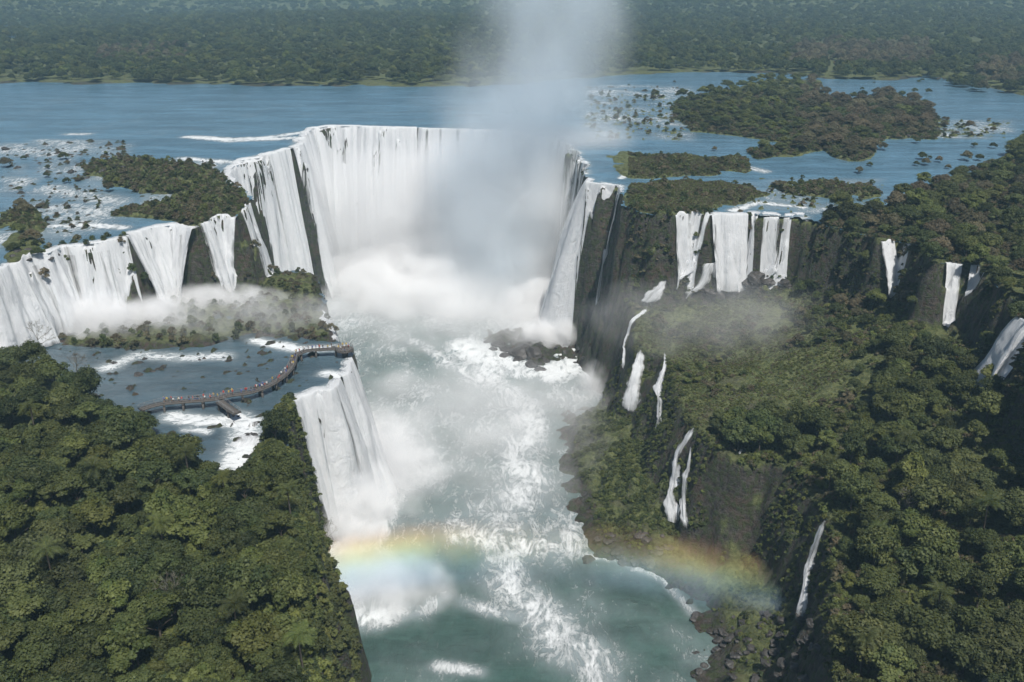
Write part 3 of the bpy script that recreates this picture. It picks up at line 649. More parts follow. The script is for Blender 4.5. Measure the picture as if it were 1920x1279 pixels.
# --- islets
ISL = [(1350, 380, 3), (1655, 282, 5), (1610, 295, 4), (1818, 243, 6), (1800, 243, 3), (1728, 300, 5), (1810, 302, 6), (1835, 302, 5), (1862, 248, 4), (1715, 175, 5), (1740, 176, 5), (1610, 325, 4), (1500, 345, 3), (10, 315, 6), (120, 300, 5), (45, 300, 3), (205, 360, 5), (1200, 185, 4), (1225, 190, 5), (1255, 200, 4), (1300, 330, 2), (50, 405, 6), (35, 440, 6), (60, 455, 6), (30, 475, 5), (70, 480, 4), (40, 395, 6), (1870, 172, 6), (1890, 175, 7), (1910, 175, 7), (1250, 235, 3), (1155, 190, 3), (1180, 262, 3), (1340, 283, 3), (1700, 252, 4), (1630, 312, 3), (1760, 305, 4), (240, 300, 4), (340, 310, 3)]
_ri = random.Random(21)
ISL += [(_ri.uniform(1560, 1900), _ri.uniform(150, 178), _ri.uniform(2, 4)) for _ in range(9)] + [(_ri.uniform(1690, 1915), _ri.uniform(225, 318), _ri.uniform(2, 5)) for _ in range(16)] + [(_ri.uniform(1130, 1290), _ri.uniform(150, 255), _ri.uniform(2, 4)) for _ in range(12)] + [(_ri.uniform(0, 150), _ri.uniform(285, 360), _ri.uniform(1.5, 4)) for _ in range(12)]
for i, (px, py, h) in enumerate(ISL):
    x, y = atf(px, py, zw); cand.append([x, y, zw(x, y) - .6, h / 10.5, [1, 5, 0, 5, 1][i % 5], 'islet', .9])
for c in cand:
    if c[5] == 'river island': c[4] = 5 if (px_of(c[0], c[1], c[2])[0] > 1500 and random.random() < .8) else random.choice([2, 3, 0, 7, 3])
d2 = np.array([math.hypot(c[0], c[1], c[2] - 80) / c[3] for c in cand])
vis = [bool(in_view(c[0], c[1], c[2] + 3, 30)) for c in cand]; order = np.argsort(d2 + np.where(vis, 0, 1e6)); ind = [cand[i] for i in order[:290]]; rest = [cand[i] for i in order[290:]]
print('trees', len(cand), {z: sum(c[5] == z for c in cand) for z in set(c[5] for c in cand)}, {z: sum(c[5] == z for c in ind) for z in set(c[5] for c in ind)})
ZD = {'slope': ('trees of the forest slope beside the near waterfall',), 'terrace': ('trees of the terrace forest across the gorge',), 'midterrace': ('trees among the terrace bushes under the bushy cliff',), 'plateau': ('trees on the plateau above the bushy cliff',), 'river island': ('trees on the river island',), 'islet': ('trees on rocky islets',)}
LMS = {'slope': [(0, 640, 'under the broad white fall'), (200, 740, 'by the spray covered pool'), (420, 860, 'below the walkway'), (545, 800, 'by the lip of the near waterfall'), (600, 930, 'on the cliff edge facing the near waterfall'), (635, 1060, 'on the cliff edge at the rainbow'), (600, 1230, 'on the cliff edge at the frame bottom'), (380, 1230, 'mid slope at the frame bottom'), (120, 1230, 'in the bottom corner of the slope'), (20, 1000, 'at the frame side low on the slope'), (20, 800, 'at the frame side high on the slope'), (230, 900, 'amid the upper slope'), (280, 1060, 'amid the lower slope'), (440, 1020, 'amid the slope nearer the cliff')],
 'terrace': [(1560, 1010, 'at the head of the plume waterfall'), (1575, 1130, 'beside the foot of the plume waterfall'), (1590, 1250, 'above the boulder shore'), (1720, 1240, 'at the frame bottom on the terrace'), (1880, 1220, 'beside the corner rivulet'), (1880, 1050, 'at the frame side low on the terrace'), (1880, 850, 'at the frame side high on the terrace'), (1720, 1080, 'amid the lower terrace forest'), (1700, 900, 'amid the upper terrace forest'), (1480, 850, 'above the dark alcove'), (1380, 850, 'above the twin strand cascade'), (1900, 720, 'beside the waterfall cut by the frame'), (1760, 700, 'under the bluish waterfall')],
 'midterrace': [(1500, 560, 'under the last row waterfall'), (1650, 560, 'under the small twin waterfall'), (1600, 680, 'in mid terrace'), (1750, 640, 'at the foot of the bluish waterfall'), (1450, 720, 'by the grassy clearing')],
 'plateau': [(1700, 400, 'where the plateau meets the river'), (1850, 380, 'at the frame side on the plateau'), (1780, 480, 'above the bluish waterfall'), (1660, 440, 'above the small twin waterfall'), (1900, 520, 'above the black overhang'), (1900, 300, 'on the river bank of the plateau')],
 'river island': [(1330, 215, 'at the low upstream tip of the island'), (1450, 180, 'on the far shore of the island'), (1560, 220, 'amid the island'), (1690, 210, 'on the brown end of the island'), (1600, 280, 'on the near shore of the island')],
 'islet': [(40, 440, 'on the rock stack above the broad white fall'), (1830, 250, 'on an islet off the plateau bank'), (1890, 175, 'on the spit by the far bank'), (1220, 190, 'on an islet beside the spray column'), (200, 320, 'among the rapids before the broad fall'), (1640, 300, 'on an islet below the river island'), (1500, 345, 'beside the row of waterfalls')]}
def treelabel(c):
    x, y, z, s, k, zone, sz = c; u, v = px_of(x, y, z + 6 * s)
    lm = min(LMS[zone], key=lambda q: (q[0] - u) ** 2 + (q[1] - v) ** 2)
    size = 'tall' if s > .95 else 'medium' if s > .72 else 'small' if s > .45 else 'very small'
    rel = 'upper' if v < lm[1] else 'lower'
    if zone == 'islet': return f'{size} {TREEK[k][2]} tree {lm[2]}'
    return f'{size} {TREEK[k][2]} broadleaf tree {lm[2]}, on its {rel} side'
srcs = [None] * 8
labs = {}
for c in ind:
    lb = treelabel(c)
    if lb.endswith(' side') : lb = lb.replace(', on its upper side', ', higher up').replace(', on its lower side', ', lower down')
    root, cr = place_tree(c[0], c[1], c[2], c[3], c[4], lb, ZD[c[5]][0], sz=c[6])
    if srcs[c[4]] is None: srcs[c[4]] = cr
for k in range(8): assert srcs[k] is not None, k
# --- palms and bare trees standing out of the canopy
def palm_parts(seed):
    r = np.random.default_rng(seed); V = []; T = []
    for k in range(19):
        a = k * 2.4 + r.uniform(-.2, .2); up = r.uniform(.1, 1.1); L = r.uniform(2.6, 3.6); p = np.array([0, 0, 9.0]); d = np.array([math.cos(a) * math.cos(up), math.sin(a) * math.cos(up), math.sin(up)]); side = np.array([-math.sin(a), math.cos(a), 0])
        for i in range(11):
            q = p + d * L / 11; d = d + np.array([0, 0, -.14]); d /= np.linalg.norm(d); wv = .75 * math.sin(math.pi * min(1, (i + 1.3) / 11.5)) + .08
            for sg in (-1, 1):
                for h_ in (0, .5):
                    b0 = p + (q - p) * h_; b1 = p + (q - p) * (h_ + .34); tip = b0 + side * sg * wv + d * wv * .5 + np.array([0, 0, -.35 * wv])
                    V += [b0, b1, tip, tip * .999 + b0 * .001]
            p = q
    n = len(V) // 4
    return mesh_np('crown', np.array(V), np.arange(n * 4).reshape(-1, 4), M_leaf[2 if seed % 2 else 0], attrs={'tone': np.repeat(r.uniform(0, .8, n), 4)}, smooth=False, link_=False)
PALM = [palm_parts(1), palm_parts(2)]
def stick(h, r0, lean):
    V = []; Fc = []
    for i in range(9):
        for j in range(8):
            a = j * math.pi / 4; q = r0 * (1.15 - .4 * i / 8); V.append((lean * (i / 8 - 1) ** 2 * 1.0 + q * math.cos(a), q * math.sin(a), -1 + (h + 1) * i / 8))
    for i in range(8):
        for j in range(8): Fc.append((i * 8 + j, i * 8 + (j + 1) % 8, i * 8 + 8 + (j + 1) % 8, i * 8 + 8 + j))
    return mesh_np('trunk', np.array(V), np.array(Fc), M_bark, link_=False)
PT = stick(9.1, .16, .5)
rq = random.Random(4)
PALMS = [(418, 905, 'below the walkway cascade'), (540, 930, 'by the edge facing the near waterfall'), (300, 985, 'amid the slope'), (180, 900, 'high on the slope'), (90, 1050, 'at the frame side of the slope'), (440, 1150, 'low on the slope'), (560, 1200, 'above the green water'), (250, 1200, 'near the frame bottom'), (60, 780, 'at the top of the slope'), (350, 870, 'under the railed walkway'), (1650, 1000, 'right of the plume waterfall'), (1760, 1130, 'low in the terrace forest'), (1850, 960, 'at the frame side of the terrace forest'), (1560, 880, 'above the alcove'), (1700, 830, 'high in the terrace forest'), (1620, 1210, 'near the frame bottom on the terrace')]
for i, (u, v, w_) in enumerate(PALMS):
    p = hit(u, v, 8.0, False); g_ = float(hq(p[0], p[1])); s = rq.uniform(1.0, 1.25)
    root = bpy.data.objects.new('palm_tree', None); COL.objects.link(root); root.location = (p[0], p[1], g_ - .3); root.scale = (s, s, s); root.rotation_euler = (0, 0, rq.uniform(0, 6))
    for nm, me in (('crown', PALM[i % 2]), ('trunk', PT)):
        o = bpy.data.objects.new(nm, me); COL.objects.link(o); o.parent = root
    tag(root, 'feathery palm poking out of the canopy ' + w_.replace('right of', 'beside'), 'palm', 'palms poking out of the forest')
M_dead = m_simple('bleached_dead_wood', (.2, .185, .15), .8, .2, 5)
def bare(seed):
    r = np.random.default_rng(seed); V = []; Fc = []
    def limb(p, d, L, ra, dep):
        base = len(V); k = 5; n = 4; p = np.array(p, float); d = np.array(d, float)
        for i in range(n + 1):
            s_ = np.cross(d, [.31, .9, .17]); s_ /= np.linalg.norm(s_); b = np.cross(d, s_); rr_ = ra * (1 - .55 * i / n)
            for j in range(k): V.append(p + (s_ * math.cos(j * 1.2566) + b * math.sin(j * 1.2566)) * rr_)
            if i < n: p = p + d * L / n; d = d + r.normal(size=3) * .13; d /= np.linalg.norm(d)
            if dep and i >= 2:
                for _ in range(2):
                    q = d + r.normal(size=3) * .65; q[2] += .2; limb(p, q / np.linalg.norm(q), L * .55, ra * .45, dep - 1) if False else todo.append((p.copy(), q / np.linalg.norm(q), L * .55, max(ra * .45, .035), dep - 1))
        for i in range(n):
            for j in range(k): Fc.append((base + i * k + j, base + i * k + (j + 1) % k, base + i * k + k + (j + 1) % k, base + i * k + k + j))
    todo = [((0, 0, -1), (0, 0, 1.), 7.5, .24, 3)]
    while todo: limb(*todo.pop())
    return mesh_np('bare_tree', np.array(V), np.array(Fc), M_dead, link_=False)
BARE = [bare(3), bare(8)]
for i, (u, v, w_, s) in enumerate([(72, 640, 'against the foam of the broad fall', .8), (140, 690, 'over the misty pool head', .65), (612, 1010, 'leaning off the cliff edge at the rainbow', .6), (1420, 790, 'on the terrace above the alcove', .55), (1700, 950, 'in the terrace forest', .6), (330, 1110, 'amid the forest slope', .6)]):
    p = hit(u, v, 6.0 * s, False); g_ = float(hq(p[0], p[1]))
    o = bpy.data.objects.new('bare_tree', BARE[i % 2]); COL.objects.link(o); o.location = (p[0], p[1], g_ - .2); o.scale = (s, s, s * 1.25); o.rotation_euler = (.05, .08, i * 1.3)
    tag(o, 'pale leafless tree with twiggy crown ' + w_, 'tree', 'leafless trees')
# --- far forest and the remaining trees: stuff
def far_points():
    pts = []; 
    for (y0, y1, dm) in ((600, 1100, 8.5), (1100, 1900, 11), (1900, 3300, 16)):
        hw = y1 * .72 + 60; nn = int((y1 - y0) * 2 * hw / dm ** 2 * .75)
        r = np.random.default_rng(int(y0)); x = r.uniform(-hw, hw, nn); y = r.uniform(y0, y1, nn)
        k = (np.abs(x) < y * .72 + 40) & (far_land(x, y) + 14 * fbm(x / 22, y / 22, 3, 1) > 0)
        pts.append(np.stack([x[k], y[k], hq(x[k], y[k]) - 1.0, np.full(k.sum(), dm / 8.5)], -1))
    return np.vstack(pts)
fp = far_points(); r_ = np.random.default_rng(5)
fs = r_.uniform(.6, 1.15, len(fp)) * (1 + (fp[:, 3] - 1) * .45); fidx = r_.choice([0, 1, 2, 4, 6, 7, 3, 1], len(fp))
fu, fv = px_of(fp[:, 0], fp[:, 1], 0 * fp[:, 0])
brn = ((fu > 1480) & (fu < 1740) & (fv > 88) & (fv < 130)) | ((fu > 1830) & (fv > 120)) | ((np.abs(fu - 270) < 90) & (fv > 95) & (fv < 128) & (r_.random(len(fp)) < .5))
fidx = np.where(brn & (r_.random(len(fp)) < .85), 5, fidx)
scatter('forest', fp[:, :3], np.stack([fs, fs, fs * r_.uniform(.75, 1.1, len(fp))], -1), fidx, srcs, 'unbroken rainforest beyond the upper river fading into haze')
if rest:
    q = np.array([[c[0], c[1], c[2]] for c in rest]); s = np.array([c[3] for c in rest]); zz = np.array([c[6] for c in rest])
    scatter('woods', q, np.stack([s, s, s * zz], -1), [c[4] for c in rest], srcs, 'lesser trees filling plateaus, islands and terraces around the gorge')
# --- shrubs: individuals
BZ = []
def bushzone(P, dmin, smin, smax, zone, kinds, ok, seed, n=40000):
    Q = poisson(P, dmin, n, ok, seed); r = np.random.default_rng(seed)
    for x, y in Q:
        z = float(hq(x, y))
        if in_view(x, y, z, 10): BZ.append((x, y, z - .15, r.uniform(smin, smax), int(r.choice(kinds)), zone))
bushzone(polyLand[0], 3.2, .5, 1.5, 'isl', [0, 0, 2, 2, 1, 3], lambda x, y: hq(x, y) > zw(x, y) + .2, 21)
bushzone(pLedge, 3.6, .7, 1.6, 'ledge', [0, 2, 2, 1], lambda x, y: sd(polyML, x, y) > .5, 22)
bushzone(polyLand[4], 4.4, .5, 1.2, 'brown', [2, 2, 2, 1], lambda x, y: hq(x, y) > zw(x, y) + .2, 23)
BL = {'isl': ('bush on the island between the terrace falls and horseshoe', 'bushes on the island above the terrace falls'), 'ledge': ('bush on the misty ledge above the walkway pool', 'bushes on the misty ledge'), 'brown': ('bush on the brown flat above the green cliff', 'bushes on the brown flat')}
BZ.sort(key=lambda b: (b[0] ** 2 + b[1] ** 2) / b[3] ** 2)
bsrc = [None] * 4
for i, b in enumerate(BZ[:290]):
    o = bpy.data.objects.new('bush', BUSHK[b[4]][0]); COL.objects.link(o); o.location = b[:3]; o.scale = (b[3],) * 3; o.rotation_euler = (0, 0, random.uniform(0, 6.28))
    size = 'large' if b[3] > 1.2 else 'mid sized' if b[3] > .85 else 'low'
    tag(o, f'{size} {BUSHK[b[4]][1]} {BL[b[5]][0]}', 'bush', BL[b[5]][1])
    if bsrc[b[4]] is None: bsrc[b[4]] = o
# --- ground cover: stuff
gc = []; gs = []; gi = []
def cover(x0, x1, y0, y1, n, okf, smin, smax, kinds, seed):
    r = np.random.default_rng(seed); x = r.uniform(x0, x1, n); y = r.uniform(y0, y1, n); z = hq(x, y)
    slope = np.hypot(hq(x + 1, y) - hq(x - 1, y), hq(x, y + 1) - hq(x, y - 1)) / 2
    k = okf(x, y, z, slope) & in_view(x, y, z, 350); m = int(k.sum())
    gc.append(np.stack([x[k], y[k], z[k] - .2], -1)); gs.append(r.uniform(smin, smax, m)); gi.append(r.choice(kinds, m))
onrock = lambda x, y, z, s: (s < 6) & (fbm(x / 9, y / 9, 3, 31) > -.4 + .12 * s)
cover(-120, -20, 100, 275, 16000, lambda x, y, z, s: (sd(pForest, x, y) > .5), .7, 1.7, [0, 1, 0, 3], 31)
cover(-65, 10, 110, 250, 26000, lambda x, y, z, s: (sd(pForest, x, y) > -9) & (sd(pForest, x, y) < 5) & (z > -73) & (fbm(x / 6, y / 6, 3, 35) > -.3), .5, 1.5, [0, 1, 0, 3], 131)
def uvp(x, y, z): return px_of(x, y, z)
def clearing(x, y, z):
    u, v = uvp(x, y, z); return ss((1620 + 60 * fbm(x / 15, y / 15, 2, 5) - u) / 60) * ss((860 - v) / 60)
def fallfront(x, y, z):
    u, v = uvp(x, y, z); return ((u > 1735) & (u < 1850) & (v > 495) & (v < 640)) | ((u > 1260) & (u < 1508) & (v > 400) & (v < 520)) | ((u > 1635) & (u < 1685) & (v > 455) & (v < 520))
def shore(x, y, z):
    u, v = uvp(x, y, z); return (u > 1285) & (u < 1548) & (v > 1125)
mr_ = lambda x, y: (sd(polyMR, x, y) > 0) & (sd(polyU, x, y) < -1)
cover(0, 300, 90, 440, 110000, lambda x, y, z, s: mr_(x, y) & onrock(x, y, z, s) & (clearing(x, y, z) < .5) & ~fallfront(x, y, z), .3, 1.2, [0, 3, 2, 0, 3], 32)
cover(25, 200, 180, 420, 80000, lambda x, y, z, s: mr_(x, y) & onrock(x, y, z, s) & (clearing(x, y, z) >= .5) & ~fallfront(x, y, z), .12, .45, [3, 3, 2, 0, 3], 42)
cover(25, 200, 180, 420, 9000, lambda x, y, z, s: mr_(x, y) & onrock(x, y, z, s) & (clearing(x, y, z) >= .5) & (fbm(x / 12, y / 12, 2, 66) > -.1), .4, 1.4, [0, 1, 2, 3], 43)
cover(0, 130, 130, 460, 60000, lambda x, y, z, s: (sd(polyTR, x, y) > 4) & (sd(polyMR, x, y) < 0) & (sd(polyU, x, y) < 0) & (z > -77) & onrock(x, y, z, s) & ~shore(x, y, z), .2, .75, [0, 1, 0, 3], 33)
cover(0, 130, 100, 240, 9000, lambda x, y, z, s: shore(x, y, z) & (z > -77) & (fbm(x / 6, y / 6, 3, 44) > .12), .2, .7, [0, 1, 0, 3], 45)
cover(20, 220, 120, 420, 50000, lambda x, y, z, s: (np.abs(sd(polyU, x, y) + 2) < 6) & (z < -4) & (px_of(x, y, z)[0] > 1182) & (fbm(x / 7, y / 7, 3, 36) > -.1) & ~fallfront(x, y, z), .35, 1.2, [0, 1, 2, 1], 34)
flat_ = lambda x, y: np.maximum(sd(polyLand[3], x, y), sd(polyLand[4], x, y)) > -3
cover(-5, 330, 300, 700, 90000, lambda x, y, z, s: (z > zw(x, y) + .35) & (sd(polyU, x, y) > 1) & ~flat_(x, y), .3, 1.2, [2, 1, 0, 2], 35)
cover(0, 140, 330, 520, 90000, lambda x, y, z, s: (z > zw(x, y) + .2) & (sd(polyU, x, y) > 1.5) & (px_of(x, y, z)[0] > 1178) & flat_(x, y), .12, .42, [2, 2, 3, 0], 47)
cover(0, 140, 330, 520, 5000, lambda x, y, z, s: (z > zw(x, y) + .1) & (sd(polyU, x, y) > 1.5) & (px_of(x, y, z)[0] > 1178) & flat_(x, y) & (fbm(x / 8, y / 8, 3, 91) > .1), .5, 1.3, [1, 2, 0], 48)
cover(-200, -30, 330, 560, 30000, lambda x, y, z, s: (z > zw(x, y) + .35) & (sd(polyU, x, y) > 0), .25, .8, [2, 1, 0, 2], 37)
gc = np.vstack(gc); gs = np.concatenate(gs); gi = np.concatenate(gi)
scatter('undergrowth', gc, np.stack([gs, gs, gs * .8], -1), gi, bsrc, 'low green and brownish growth over terraces, ledges and talus')
print('cover', len(gc), 'bushes', len(BZ))
# ------------------------------------------------------------------ boulders
def rock_mesh(seed, sub=3):
    import bmesh
    bm = bmesh.new(); bmesh.ops.create_icosphere(bm, subdivisions=sub, radius=1.0)
    r = np.random.default_rng(seed); o = r.uniform(0, 50, 3)
    from mathutils import noise as mn
    pl = [(Vector(r.normal(size=3)).normalized(), r.uniform(.55, .85)) for _ in range(9)]
    for v in bm.verts:
        c = v.co.normalized(); 
        rad = min([1.0] + [d / max(c.dot(n), 1e-3) for n, d in pl if c.dot(n) > .15])
        v.co = c * (rad * (1 + .22 * mn.fractal(c * 1.6 + Vector(o), 1, 2, 4)))
        v.co.z *= .7
    me = bpy.data.meshes.new('boulder'); bm.to_mesh(me); bm.free(); me.materials.append(M_rock); return me
RK = [rock_mesh(i) for i in range(6)]
rocks = []
def rockpx(pts, r0, r1, label, group, water=None):
    for (px, py, *rr) in pts:
        p = hit(px, py); s = rr[0] if rr else random.uniform(r0, r1)
        o = bpy.data.objects.new('boulder', random.choice(RK)); COL.objects.link(o)
        o.location = p + np.array([0, 0, -.15 * s]); o.scale = (s * random.uniform(.8, 1.4), s * random.uniform(.8, 1.2), s * random.uniform(.6, .95)); o.rotation_euler = (random.uniform(-.2, .2), random.uniform(-.2, .2), random.uniform(0, 6.28))
        o['_r'] = 1; rocks.append(o)
        sz = 'large' if s > 2.2 else 'mid sized' if s > 1.2 else 'small'
        lb = label.replace('SIZE', sz); del o['_r']
        tag(o, lb, 'rock', group)
rr = random.Random(3)
G_ = lambda x0, y0, x1, y1, n: [(rr.uniform(x0, x1), rr.uniform(y0, y1)) for _ in range(n)]
rockpx([(935, 645, 3.6), (955, 655, 5.2), (978, 658, 6), (1000, 664, 4.8), (918, 640, 2.6), (972, 676, 3.6), (998, 684, 3), (1012, 694, 2.4), (990, 645, 4), (948, 668, 3), (1020, 676, 2.6), (926, 655, 2.4)], 2, 4, 'SIZE black boulder in the mid river heap below the horseshoe', 'boulders in the mid river heap')
rockpx([(1030, 640), (1045, 652), (1060, 660), (1075, 668), (1085, 655), (1070, 640), (1095, 672), (1055, 632), (1040, 630), (1080, 680), (1005, 688), (1015, 692)], 1, 1.8, 'SIZE dark rock in white water between heap and cliff foot', 'rocks in white water at the cliff foot')
rockpx(G_(1100, 1000, 1260, 1060, 34), .8, 2.4, 'SIZE grey boulder on the shore below the twin strand cascade', 'boulders on the shore below the twin strand cascade')
rockpx(G_(1300, 1150, 1540, 1275, 60), .6, 2.0, 'SIZE grey boulder on the shore below the plume waterfall', 'boulders on the shore below the plume waterfall')
rockpx([(1345, 1218, 1.3)], 1, 1, 'SIZE pale rounded boulder alone on the shore below the plume waterfall', 'boulders on the shore below the plume waterfall')
rockpx([(1420, 525, 4.5), (1400, 530, 3.5), (1440, 532, 4), (1470, 528, 3), (1330, 548, 3.5), (1350, 552, 3), (1480, 535, 2.5)], 3, 4, 'SIZE rounded grey boulder at the foot of the row of waterfalls', 'boulders under the row of waterfalls')
rockpx(G_(190, 680, 300, 712, 16), .6, 1.6, 'SIZE dark rock in the shallows at the pool head', 'rocks in the shallows of the pool')
rockpx([(272, 712, 2.2), (262, 705, 1.8), (282, 706, 1.5)], 1, 1, 'SIZE dark rock standing in the walkway pool', 'rocks in the walkway pool')
rockpx(G_(330, 785, 480, 825, 16), .6, 1.5, 'SIZE wet rock in the rapids below the walkway', 'rocks in the rapids below the walkway')
rockpx(G_(480, 640, 600, 672, 10), .6, 1.3, 'SIZE wet rock in the rapids beside the walkway end', 'rocks in the rapids beside the walkway end')
rockpx([(640, 690, 1.5), (650, 700, 1.8), (655, 680, 1.5), (630, 722, 1.4), (640, 655, 1.6)], 1, 2, 'SIZE wet rock on the lip under the viewing platform', 'rocks on the lip under the viewing platform')
rockpx(G_(10, 270, 240, 345, 34), .8, 2.2, 'SIZE dark rock in the rapids upstream of the broad fall', 'rocks in the rapids upstream of the broad fall')
rockpx(G_(100, 485, 0, 460, 6) + [(75, 478), (95, 485), (55, 490), (105, 478), (30, 470)], 1, 2, 'SIZE rock beside the tree stack on the broad fall lip', 'rocks on the broad fall lip')
rockpx([(424, 183, 1.6)], 1, 1, 'lone SIZE dark rock far out in the smooth river', 'rocks in the smooth river')
rockpx([(1892, 712, 3.2)], 1, 1, 'SIZE rounded boulder under the waterfall cut by the frame', 'boulders under the row of waterfalls')
rockpx(G_(1120, 165, 1290, 260, 22), .8, 2.2, 'SIZE dark rock in the shallows beside the spray column', 'rocks in shallows beside the spray column')
rockpx(G_(1390, 340, 1640, 395, 16), .6, 1.6, 'SIZE rock in the shallows above the row of waterfalls', 'rocks above the row of waterfalls')
rockpx(G_(1660, 190, 1900, 262, 18), .8, 1.8, 'SIZE dark rock in the channel off the plateau bank', 'rocks in the channel off the plateau bank')
# ------------------------------------------------------------------ walkway with visitors
import bmesh
WZ = -31.4
wp = catmull(poly([(262, 768), (300, 757), (350, 752), (400, 748), (430, 741), (470, 735), (505, 722), (533, 703), (548, 684), (553, 668), (572, 658), (600, 655), (640, 653)], z=WZ), 1.0)
def path_frame(P):
    t = np.gradient(P, axis=0); t /= np.linalg.norm(t, axis=1)[:, None]; return t, np.stack([-t[:, 1], t[:, 0]], -1)
def band(P, w0, w1, z0, z1):
    t, n = path_frame(P); k = len(P); V = []
    for a, b in ((w0, z0), (w1, z0), (w1, z1), (w0, z1)): V.append(np.column_stack([P + n * a, np.full(k, b)]))
    V = np.stack(V, 1).reshape(-1, 3); Fc = []
    for i in range(k - 1):
        for j in range(4): Fc.append((i * 4 + j, i * 4 + (j + 1) % 4, (i + 1) * 4 + (j + 1) % 4, (i + 1) * 4 + j))
    Fc += [(0, 1, 2, 3), ((k - 1) * 4 + 3, (k - 1) * 4 + 2, (k - 1) * 4 + 1, (k - 1) * 4)]
    return V, np.array(Fc)
def merge(L):
    V = []; Fc = []; b = 0
    for v, f in L: V.append(v); Fc.append(np.asarray(f) + b); b += len(v)
    return np.vstack(V), np.vstack(Fc)
def box(cx, cy, z0, z1, a, b=None, rot=0):
    b = b or a; c, s = math.cos(rot), math.sin(rot)
    q = [(-a, -b), (a, -b), (a, b), (-a, b)]; v = [(cx + x * c - y * s, cy + x * s + y * c, z) for z in (z0, z1) for x, y in q]
    return np.array(v), np.array([(3, 2, 1, 0), (4, 5, 6, 7), (0, 1, 5, 4), (1, 2, 6, 5), (2, 3, 7, 6), (3, 0, 4, 7)])
def walkway(label, P, hw):
    root = bpy.data.objects.new('walkway', None); COL.objects.link(root); root.location = (0, 0, 0); tag(root, label, 'walkway', None)
    mesh_np('deck', *band(P, -hw, hw, WZ - .35, WZ), M_deck, root, smooth=False)
    t, n = path_frame(P)
    for s in (-1, 1):
        L = [band(P, s * (hw - .08), s * (hw - .16), WZ + 1.05, WZ + 1.13), band(P, s * (hw - .09), s * (hw - .15), WZ + .55, WZ + .6)]
        for i in range(0, len(P), 2): L.append(box(*(P[i] + n[i] * s * (hw - .12)), WZ - .01, WZ + 1.04, .05))
        mesh_np('railing', *merge(L), M_rail, root, smooth=False)
    for i in range(1, len(P), 5):
        c = P[i]; g = float(hq(*c)); ang = math.atan2(t[i, 1], t[i, 0])
        mesh_np('pier', *merge([box(*(c + n[i] * s * hw * .6), g - .6, WZ - .37, .28, .28, ang) for s in (-1, 1)] + [box(*c, WZ - .75, WZ - .38, .32, hw, ang)]), M_deck, root, smooth=False)
    return root
walkway('long railed concrete walkway curving across the terrace pool', wp, 1.05)
pl = np.array([at(412, 752, WZ), at(425, 762, WZ), at(445, 775, WZ)]); walkway('short stepped spur off the walkway above the foaming cascade', catmull(pl, 1.0), 1.2)
pf = np.array([at(632, 651, WZ + .3), at(652, 656, WZ + .3)])
# viewing platform at the walkway's end
def platform():
    c = np.array(at(646, 655, WZ)); root = bpy.data.objects.new('viewing_platform', None); COL.objects.link(root); tag(root, 'round railed viewing platform at the lip of the near waterfall', 'platform')
    k = 20; rad = 2.9; th = [2 * math.pi * i / k for i in range(k)]
    V = [(c[0] + math.cos(a) * rad, c[1] + math.sin(a) * rad, z) for z in (WZ - .4, WZ + .02) for a in th] + [(c[0], c[1], WZ - .4), (c[0], c[1], WZ + .02)]
    Fc = [(i, (i + 1) % k, k + (i + 1) % k, k + i) for i in range(k)]
    me = bpy.data.meshes.new('deck'); me.from_pydata(V, [], Fc + [(k + i, k + (i + 1) % k, 2 * k + 1) for i in range(k)] + [((i + 1) % k, i, 2 * k) for i in range(k)]); me.materials.append(M_deck)
    o = bpy.data.objects.new('deck', me); COL.objects.link(o); o.parent = root
    ring = np.array([(c[0] + math.cos(a) * 2.75, c[1] + math.sin(a) * 2.75) for a in th + [0]])
    mesh_np('railing', *merge([band(ring, -.04, .04, WZ + 1.05, WZ + 1.13), band(ring, -.03, .03, WZ + .55, WZ + .6)] + [box(*ring[i], WZ + .03, WZ + 1.04, .05) for i in range(k)]), M_rail, root, smooth=False)
    mesh_np('pier', *box(c[0], c[1], float(hq(*c)) - 1, WZ - .42, .8), M_deck, root, smooth=False)
    return c
pc = platform()
